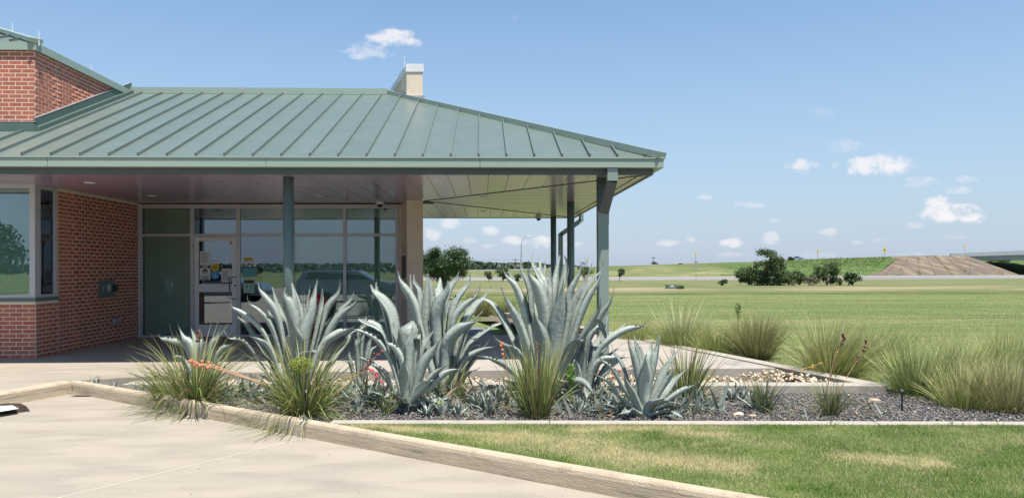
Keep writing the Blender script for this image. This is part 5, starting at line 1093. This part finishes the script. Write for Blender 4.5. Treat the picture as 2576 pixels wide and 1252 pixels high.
# grass clumps along the border
gg = 'ornamental grass clumps along the low border'
def gclump(label, px, py, n_, ln, sp, cols, droop, r, y, lean=(.12,0), hv=.3, wd=.0066, seg=6, tipc=(.52,.48,.22)):
    c = V(px, py, y); c.z = float(gh(c.x, c.y)); ln *= .86; cols = [(a*.92, b*1.08, c_*.9) for a, b, c_ in cols]
    return clump('ornamental_grass', label, 'grass clump', 0, 0, n_, ln, sp, wd, cols, droop, lean=lean, r=r, group=gg, base=c, hv=hv, seg=seg, tipc=tipc)
soft = [(.22,.265,.07),(.29,.32,.10),(.10,.14,.03),(.38,.37,.14)]
straw = [(.58,.53,.36),(.70,.65,.48),(.22,.27,.09),(.28,.33,.11),(.40,.37,.2)]
brown = [(.30,.23,.12),(.42,.35,.21),(.13,.10,.05),(.15,.17,.06)]
mix_ = [(.19,.235,.06),(.30,.31,.10),(.44,.40,.17),(.08,.115,.025),(.50,.44,.22)]
gclump('soft green grass clump, farthest up the border behind the downspout', 1600,842, 1500,.62,.55,soft,.35,.30,15.2)
gclump('green grass clump tipped with pale dry plumes', 1712,868, 3400,.66,.6,straw[2:4]+[(.12,.17,.05),(.3,.3,.15),(.17,.23,.07)],.5,.30,14.1)
gclump('pale straw plumes standing out of the second grass clump', 1720,860, 420,1.0,.5,straw[:2],.5,.22,14.15,lean=(.12,0),wd=.011)
gclump('soft green grass clump between the plumed and the brown one', 1810,880, 1600,.62,.6,soft,.4,.32,13.3)
gclump('dense brown grass clump, roundest of the row', 1905,905, 2400,.80,.48,brown,.35,.20,12.7,lean=(.02,0))
gclump('largest grass clump, fountain shaped, leaning right beside the border corner', 2095,962, 3000,.92,.72,mix_,.55,.24,10.35,lean=(.16,-.02))
gclump('second fountain of grass behind the largest clump', 2210,940, 900,.8,.65,soft,.5,.25,11.2,lean=(.25,0))
gclump('dark green grass clump with straw tips right of the border corner', 2320,1005, 2300,.74,.6,[(.16,.22,.07),(.22,.28,.09),(.10,.16,.03),(.12,.17,.05),(.34,.38,.15)],.45,.26,8.9,lean=(.12,0))
gclump('dense green and straw clump at the end of the slate', 2440,1040, 1900,.58,.6,mix_,.5,.26,8.1,lean=(.1,0))
gclump('dry brown grass clump at the right edge of the photo', 2545,1050, 2300,.62,.6,brown+[(.50,.38,.24)]+[(.30,.22,.14)],.55,.28,7.9,lean=(.05,0))
gclump('hazy fine green grass clump behind the right clumps', 2440,985, 1500,.78,.62,soft,.45,.4,9.6,lean=(.3,0))
gclump('fine green grass clump by the right edge, farthest back', 2550,960, 1300,.78,.6,soft,.45,.4,10.4,lean=(.2,0))
gclump('low brown grass clump between the farthest right ones', 2500,1010, 1500,.58,.6,brown+soft,.5,.3,8.7)
for (px, py, ln, lab, cc) in [(1217,796,.75,'brown grass clump on the gravel court seen left of the giant agave',brown),(1272,800,.72,'greener grass clump on the gravel court right of the brown one',mix_),(1195,770,.8,'faint tall grass clump behind the brown one on the gravel court',straw)]:
    p = G(px, py, -.08); o = clump('ornamental_grass', lab, 'grass clump', 0, 0, 700, ln, .5, .010, cc, .4, base=Vector((p.x,p.y,-.1)), r=.25, group='grass clumps on the gravel court')
# stake in the slate
p = G(2269,1035,.05); q = MB(); q.tube([(0,0,-.03),(0,0,.22)], .010, 8); o_ = link('garden_stake', None); o_.location = p; tag(o_, 'thin black stake standing in the slate right of the border corner', 'stake')
q.build('post', 'black', o_); q = MB(); q.tube([(0,0,.215),(0,0,.235)], .014, 8); q.build('cap', 'galv', o_)
# dark block with a white panel on the pavement
a, b, c_, d = G(-60,1018,.05), G(45,1015,.05), G(76,1027,.05), G(-60,1045,.05)
t = thing('pavement_block', 'dark dirty low block with a white panel lying on the pavement at the left edge', 'block')
uu_ = (Vector((76,0,0))); P0 = G(76,1034,0); u_ = (G(0,1043,0)-P0).normalized(); w_ = Vector((-u_.y, u_.x, 0)); w_ = w_ if w_.y > 0 else -w_
Mx = Matrix.Translation(P0) @ Matrix(((u_.x, w_.x, 0, 0),(u_.y, w_.y, 0, 0),(0,0,1,0),(0,0,0,1)))
q = MB(); vs = [Mx @ Vector(p) for p in ((0,0,.004),(1.4,0,.004),(1.4,.42,.004),(.10,.42,.004),(0,.30,.004),(.03,.03,.06),(1.4,.03,.06),(1.4,.39,.06),(.13,.39,.06),(.03,.28,.06))]
q.add(vs, [(5,6,7,8,9)[::-1],(0,1,6,5)[::-1],(1,2,7,6)[::-1],(2,3,8,7)[::-1],(3,4,9,8)[::-1],(4,0,5,9)[::-1]]); q.build('block', 'dirtblack', t)
q = MB(); vs = [G(a_, b_, .0635) for a_, b_ in ((-40,1040.5),(7,1033.6),(48,1026.8),(31,1018.6),(-40,1023))]; q.add(vs, [(0,1,2,3,4)]); q.build('panel', 'white', t)

# ================================================================== TREES AND FAR THINGS
def tree(name, label, cat, base, H, W, n_, sz, m, trunk_h=.25, clumps=26, gap=.5, group=None, bark='bark', shape=None, up=.3, trunkr=None, low=None):
    t = link(name, None); t.location = base; tag(t, label, cat, group); rs = random.Random(int(abs(base[0]*31+base[1]*7)))
    cz0 = H*trunk_h; q = MB(); tr = trunkr or H*.022
    top = Vector((rs.uniform(-.05,.05)*H, 0, H*.62)); q.tube([(0,0,-.1),(.01*H,0,cz0),(top.x*.6,0,H*.4),tuple(top)], [tr*1.3,tr,tr*.7,tr*.35], 7)
    cen = []
    for k in range(clumps):
        for _ in range(30):
            v = Vector((rs.uniform(-1,1), rs.uniform(-1,1), rs.uniform(-1,1)))
            if v.length < 1: break
        c = Vector((v.x*W/2*.82, v.y*W/2*.82, cz0+(H-cz0)*(v.z*.41+.5)))
        if shape: c = shape(c, v, rs)
        cen.append(c)
        if k % 2 == 0: q.tube([(0,0,cz0*rs.uniform(.6,1.1)), tuple(Vector((c.x*.45,c.y*.45,cz0+(c.z-cz0)*.45))), tuple(c)], [tr*.5,tr*.3,tr*.1], 5)
    q.build('trunk', bark, t)
    cen = np.array([tuple(c) for c in cen]); ci = RNG.randint(0, len(cen), n_); rr = gap*W/math.sqrt(clumps)*1.15*RNG.uniform(.6,1.3,(len(cen),1))[ci]
    p = cen[ci]+RNG.normal(0, 1, (n_, 3))*rr*[.55,.55,.45]; p[:, 2] = np.maximum(p[:, 2], low if low is not None else cz0*.7)
    a = RNG.normal(0, 1, (n_, 3)); a[:, 2] += up; a /= np.linalg.norm(a, axis=1, keepdims=True); b = np.cross(a, RNG.normal(0, 1, (n_, 3))); b /= np.linalg.norm(b, axis=1, keepdims=True); s = sz*RNG.uniform(.6, 1.3, (n_, 1))
    Vs = np.stack([p-a*s, p+b*s*.45, p+a*s, p-b*s*.45], 1).reshape(-1, 3)
    npmesh('crown', Vs, np.arange(n_*4).reshape(-1, 4), m, t, rnd=np.repeat(RNG.rand(n_), 4)); return t
def at(px, py, y): p = V(px, py, y); return Vector((p.x, p.y, float(gh(p.x, p.y)) if y < 150 else p.z))
def hgt(pyt, pyb, y): return (pyb-pyt)/1900*y
b = G(1118,752,-.2); tree('shade_tree', 'round dark green tree beside the end of the tan wall, largest tree in view', 'tree', (b.x,b.y,-.2), hgt(612,752,b.y)+.0, 168/1900*b.y, 30000, .05, 'leafdark', .28, 80, .62, low=.75, trunkr=.07)
tf = 'young trees along the frontage road'
YT = 128
for (px, pt, w, n_, m, lab, th) in [(1230,664,24,900,'leafdry','thin brownish young tree beyond the lawn, left of the green one',.1),(1265,657,34,1500,'leafmid','bushy green young tree beyond the lawn left of the street light',.05),(1303,677,22,600,'leafmid','low young tree by the foot of the street light',.05),(1347,682,14,400,'leafmid','smallest bush beyond the lawn left of the far columns',.0),(1420,666,22,1200,'leafdark','dark young tree seen between the far columns',.05),(1469,649,46,800,'leafmid','open sparse young tree between far column and corner downspout',.2),(1558,663,30,520,'leafmid','thin young tree right of the corner downspout',.3)]:
    c = at(px, 697, YT); tree('young_tree', lab, 'tree', tuple(c), hgt(pt, 698, YT), w/1900*YT, n_, .16, m, th, 14, .5, group=tf)
YT2 = 81
c = at(1930,715,YT2); tree('mesquite_tree', 'tall ragged mesquite rising out of the thicket by the road', 'tree', tuple(c), hgt(618,716,YT2), 105/1900*YT2, 6500, .11, 'leafmid', .15, 34, .42, low=.2, shape=lambda c, v, rs: Vector((c.x*(1.25-.9*max(0,(c.z-1.6)/3)), c.y, c.z)) if rs.random() > .3 else Vector((abs(c.x)*.8, c.y, c.z*.9+.5)))
gb = 'bushes of the thicket beside the road'
for (px, pt, w, n_, m, lab) in [(1885,668,78,4200,'leafmid','dark dense bush at the left foot of the mesquite'),(1940,674,110,6000,'leafdark','low dark bush under the mesquite'),(1818,698,24,700,'leafmid','small separate bush left of the thicket'),(1995,682,66,2200,'leafmid','pale low bush right of the mesquite'),(2080,650,76,3000,'leafmid','taller grey green bush in the middle of the thicket'),(2045,690,44,900,'leafdry','bare greyish scrub between the bushes'),(2144,683,42,1700,'leafdark','rounded bush at the right end of the thicket'),(2105,695,40,1000,'leafmid','low bush left of the rounded one'),(2012,676,46,700,'leafdry','twiggy bare shrub against the embankment')]:
    c = at(px, 714, YT2+random.uniform(-1,2)); tree('bush', lab, 'bush', tuple(c), hgt(pt, 716, YT2), w/1900*YT2, n_, .11, m, .02, 16, .5, group=gb, low=.05)
for (px, pt, w, y, lab) in [(1990,648,16,186,'scrub on the highway shoulder beside the car'),(1648,662,24,250,'dark low bush on the skyline below the utility pole'),(2510,652,60,240,'dark trees seen under the bridge at the right edge'),(1712,664,12,186,'tiny bush on the crest right of the first yellow sign')]:
    c = V(px, pt+12, y); tree('bush', lab, 'bush', tuple(c), hgt(pt, pt+14, y), w/1900*y, 500, .3, 'leafdark', .02, 12, .5, low=.05)
# far wood on the skyline at the left
n_ = 6000; u = RNG.rand(n_); px_ = 900+u*680; Y_ = 650+RNG.rand(n_)*120; hh = 4.2+3.0*fbm(px_*.02, px_*0, 1, 5)*2*np.clip((1600-px_)/260, .1, 1)
base = np.array([tuple(V(p, 674, y)) for p, y in zip(px_, Y_)]); z = -1+RNG.rand(n_)**.7*hh*np.clip((1600-px_)/300, .25, 1); base[:, 2] = z
a = RNG.normal(0, 1, (n_, 3)); a /= np.linalg.norm(a, axis=1, keepdims=True); b_ = np.cross(a, RNG.normal(0, 1, (n_, 3))); b_ /= np.linalg.norm(b_, axis=1, keepdims=True)
Vs = np.stack([base-a*2.2, base+b_*1.6, base+a*2.2, base-b_*1.6], 1).reshape(-1, 3); tag(npmesh('far_wood', Vs, np.arange(n_*4).reshape(-1, 4), 'leaffar'), 'dark band of distant trees on the skyline', kind='stuff')
# weeds on the embankment and around the thicket
n_ = 4200; k = 1-RNG.rand(n_)**1.3; px_ = 1960+k*284; u = RNG.rand(n_); X_ = []; 
b3 = np.zeros((n_, 3))
for i in range(n_):
    cr = V(px_[i], np.interp(px_[i], [c[0] for c in cpx], [c[1] for c in cpx]), YC); to = Vector(((cr.x/YC-64*np.clip((px_[i]-1990)/250, 0, 1)/1900)*160, 160, -.55)); b3[i] = to.lerp(cr, .1+u[i]*.9)+Vector((0,0,.05+.15*(cr.z+.4)*min(1, 2.4*u[i], 3.5*(1-u[i])+.1)))
dv = RNG.normal(0, .5, (n_, 3)); dv[:, 2] = 1; tag(ribbons('embankment_weeds', b3, dv, RNG.uniform(.1,.5,n_)**1.3, RNG.uniform(.12,.28,n_), RNG.uniform(.2,.8,n_), np.array([[.10,.18,.045],[.17,.24,.08],[.24,.28,.11]])[RNG.randint(0,3,n_)]*(.7+.6*RNG.rand(n_,1)), 'lawn', seg=2), 'tall green weeds covering the embankment beside the paved slope', kind='stuff')
# poles, signs, street light, car, box
def pole(px, pt, pb, y, label, arms=True):
    a, c = V(px, pb, y), V(px, pt, y); t = link('utility_pole', None); t.location = a; H = c.z-a.z; tag(t, label, 'utility pole', 'utility poles on the skyline')
    q = MB(); q.tube([(0,0,-1),(0,0,H)], [.16,.11], 7); q.build('pole', 'bark', t); q = MB(); q.box(-1.2, 1.2, -.06, .06, H-.7, H-.5); q.build('crossarm', 'bark', t)
pole(1297,650,681,330,'utility pole above the distant trees left of the street light'); pole(1644,645,667,330,'utility pole standing on the skyline above a dark bush')
q = MB(); a, b_ = V(1297,652,330), V(1080,648,360); q.tube([a, a.lerp(b_,.5)-Vector((0,0,.8)), b_], .03, 4); o = q.build('power_line', 'ink'); tag(o, 'thin power line running left from the utility pole', 'cable')
a, c = V(1311.5,694,140), V(1311.5,612,140); t = link('street_light', None); t.location = a; tag(t, 'tall thin galvanised street light with curved arm beyond the lawn', 'street light'); H = c.z-a.z
q = MB(); q.tube([(0,0,-.5),(0,0,H)], [.12,.08], 8); q.build('pole', 'galv', t); arm = [(0,0,H),(.25,0,H+.7),(.75,0,H+1.15),(1.25,0,H+1.3)]; q = MB(); q.tube(arm, .05, 6); q.build('arm', 'galv', t); q = MB(); q.ell((1.5,0,H+1.3), (.38,.15,.09), 8, 5); q.build('lamp_head', 'white', t)
def sign(px, pt, pb, y, label, kind, w=.75, h=.75, m='yellow'):
    a, c = V(px, pb, y), V(px, pt, y); t = link('road_sign', None); t.location = a; H = c.z-a.z; tag(t, label, 'road sign')
    q = MB(); q.tube([(0,0,-1),(0,0,H)], .05, 6); q.build('post', 'galv', t)
    q = MB()
    if kind == 'd': q.add([(0,-.06,H-h),(w/2,-.06,H-h/2),(0,-.06,H),(-w/2,-.06,H-h/2),(0,-.03,H-h),(w/2,-.03,H-h/2),(0,-.03,H),(-w/2,-.03,H-h/2)], [(0,1,2,3),(7,6,5,4),(0,4,5,1),(1,5,6,2),(2,6,7,3),(3,7,4,0)])
    else: q.box(-w/2, w/2, -.06, -.03, H-h, H)
    q.build('plate', m, t)
    if m == 'yellow': q = MB(); q.box(-w*.08, w*.08, -.075, -.062, H-h*.66, H-h*.34); q.build('symbol', 'black', t)
sign(2225,621,648,184,'larger yellow diamond warning sign on the crest left of the paved slope','d',1.0,1.5)
sign(2057,629,651,186,'yellow and dark marker sign on the crest above the thicket','b',.42,.8)
sign(1750,636,664,186,'small yellow marker sign on the crest, leftmost of the three','b',.40,.7)
sign(2427,617,640,190,'small yellow marker sign standing above the bridge parapet','b',.42,.8)
sign(1478,650,672,186,'tiny orange and white marker sign beside the sparse young tree','b',.40,.55)
sign(1751,656,699,140,'grey back of a road sign by the frontage road','b',.62,.95,'galv')
sign(2441,658,692,160,'thin sign post standing in front of the paved slope','b',.12,.2,'galv')
for (px, pt, pb, y, lab) in [(1641,665,671,184,'white marker post on the crest left part'),(1876,690,701,139,'white marker post by the frontage road left of the thicket'),(1806,692,699,141,'white marker post by the pale road'),(2166,683,694,158,'white marker post at the foot of the paved slope'),(2541,693,707,137,'white marker post by the road at the right edge'),(1912,655,660,186,'white marker post on the crest by the mesquite top')]:
    a = V(px, pb, y); q = MB(); q.tube([(0,0,-.2),(0,0,(pb-pt)/1900*y)], .07, 6); q.ell((0,0,(pb-pt)/1900*y), .072, 6, 4); o = q.build('marker_post', 'white'); o.location = a; tag(o, lab, 'marker post', 'white marker posts along the roads')
t = thing('guard_rail', 'low white guard rail pieces at the foot of the paved slope', 'guard rail')
q = MB(); a, b_ = V(2345,697,157.5), V(2490,697.5,157.5); q.beam(a, b_, .1, .35); q.build('rail', 'galv', t)
for k in range(9): p = a.lerp(b_, k/8); q = MB(); q.box(p.x-.08, p.x+.08, p.y+.1, p.y+.25, p.z-.8, p.z+.1); q.build('post', 'white', t)
a = G(1690,727.5,-.42); t = link('utility_cabinet', None); t.location = (a.x, a.y, -.45); tag(t, 'low green utility cabinet standing alone on the lawn', 'utility cabinet'); k = a.y/1900
q = MB(); q.box(-12*k, 12*k, 0, .6, 0, .42); q.build('housing', 'greenbox', t, bevel=.02); q = MB(); q.box(-3*k, 5*k, -.012, -.001, .26, .40); q.build('label_plate', 'white', t); q = MB(); q.box(-12.4*k, 12.4*k, -.02, .62, .421, .45); q.build('lid', 'greenbox', t)
c = V(1712,722,a.y-1); tree('bush', 'little green bush touching the utility cabinet', 'bush', (c.x, c.y, -.45), .42, 1.0, 500, .05, 'leafdark', .02, 10, .5, low=.02)
# car on the highway
p = V(2003,654.2,262); t = link('sedan_car', None); t.location = p; tag(t, 'blue grey sedan driving along the highway crest', 'car')
prof_ = [(-2.3,.35),(-2.32,.75),(-2.1,.95),(-1.5,1.0),(-.85,1.38),(.35,1.42),(1.15,1.0),(2.0,.88),(2.3,.65),(2.32,.35)]
q = MB(); n_ = len(prof_); vs = [(x,-.9+(.12 if z > 1.05 else 0),z) for x, z in prof_]+[(x,.9-(.12 if z > 1.05 else 0),z) for x, z in prof_]; q.add(vs, [tuple(range(n_)),tuple(range(2*n_-1, n_-1, -1))]+[(i, n_+i, n_+(i+1) % n_, (i+1) % n_) for i in range(n_)]); q.build('body', 'carpaint', t, bevel=.05)
q = MB(); q.add([(-1.35,-.915,1.03),(-.8,-.80,1.32),(.3,-.80,1.35),(.95,-.915,1.02)], [(0,1,2,3)]); q.build('window', 'carglass', t)
for x in (-1.4, 1.4):
    for y in (-.85, .85): q = MB(); q.tube([(x,y-.1,.33),(x,y+.1,.33)], .33, 14); w_ = q.build('wheel', 'tyre', t); q = MB(); q.tube([(x,y-.11,.33),(x,y+.11,.33)], .18, 10); q.build('rim', 'steel', w_)
# cars parked behind the viewer, seen in the glass
def parked(x, y, lab, h=1.5, ln=4.9, m='carpaint'):
    t = link('parked_car', None); t.location = (x, y, 0); tag(t, lab, 'car'); k = h/1.45; f = ln/4.6
    pr = [(-2.3*f,.35),(-2.32*f,.8),(-2.25*f,1.0*k),(-2.0*f,1.4*k),(-1.2*f,1.45*k),(.4*f,1.43*k),(1.15*f,1.0*k),(2.1*f,.88*k),(2.3*f,.65),(2.32*f,.35)]
    q = MB(); n_ = len(pr); vs = [(a,-.92+(.12 if z > 1.1*k else 0),z) for a, z in pr]+[(a,.92-(.12 if z > 1.1*k else 0),z) for a, z in pr]; q.add(vs, [tuple(range(n_)),tuple(range(2*n_-1, n_-1, -1))]+[(i, n_+i, n_+(i+1) % n_, (i+1) % n_) for i in range(n_)]); q.build('body', m, t, bevel=.05)
    q = MB(); q.add([(-1.9*f,.925,1.04*k),(.95*f,.925,1.03*k),(.35*f,.81,1.37*k),(-1.75*f,.81,1.37*k)], [(0,1,2,3)]); q.build('window', 'carglass', t)
    for s_ in (-1, 1): q = MB(); q.tube([(-1.6*f,s_*.6,1.43*k),(-1.4*f,s_*.6,1.50*k),(.1*f,s_*.6,1.50*k),(.3*f,s_*.6,1.42*k)], .02, 6); q.build('roof_rail', 'steel', t)
    for a in (-1.45*f, 1.45*f):
        for b in (-.85, .85): q = MB(); q.tube([(a,b-.1,.34),(a,b+.1,.34)], .34, 16); q.build('wheel', 'tyre', t)
parked(-6.4, -4.4, 'dark grey car with roof rails parked behind the viewer, reflected in the right panes', m='carpaint')
parked(-12.6, -3.6, 'second dark car parked behind the viewer, reflected beside the door', 1.45, m='carpaint')
# grass field and trees south of the camera (seen in the glass)
tree('parkway_tree', 'large live oak across the parking lot, reflected in the left window', 'tree', (-28,-16,-.1), 4.6, 7, 9000, .14, 'leafdark', .25, 50, .6, trunkr=.2)
tree('parkway_tree', 'smaller live oak across the parking lot, reflected in the door glass', 'tree', (-18.8,-12,-.1), 5.5, 2.8, 5000, .10, 'leafdark', .3, 36, .6, trunkr=.14)
n_ = 9000; base = np.stack([RNG.uniform(-330,120,n_), RNG.uniform(-320,-290,n_), RNG.rand(n_)**.8*3.6], 1); a = RNG.normal(0,1,(n_,3)); a /= np.linalg.norm(a,axis=1,keepdims=True); b_ = np.cross(a, RNG.normal(0,1,(n_,3))); b_ /= np.linalg.norm(b_,axis=1,keepdims=True)
Vs = np.stack([base-a*.9, base+b_*.7, base+a*.9, base-b_*.7], 1).reshape(-1, 3); tag(npmesh('southern_wood', Vs, np.arange(n_*4).reshape(-1, 4), 'leaffar'), 'line of trees across the road behind the viewer', kind='stuff')

# ------------------------------------------------------------------ put each Empty at the base of its thing
bpy.context.view_layer.update()
for o in [o for o in S.objects if o.type == 'EMPTY' and o.parent is None and o.location.length < 1e-9 and o.children]:
    lo, hi = Vector((1e9,)*3), Vector((-1e9,)*3)
    for c in o.children_recursive:
        if c.type != 'MESH' or not c.data.vertices: continue
        for v in c.bound_box:
            w = c.matrix_world @ Vector(v); lo = Vector(map(min, lo, w)); hi = Vector(map(max, hi, w))
    b = Vector(((lo.x+hi.x)/2, (lo.y+hi.y)/2, lo.z)); o.location = b
    for c in o.children: c.location -= b
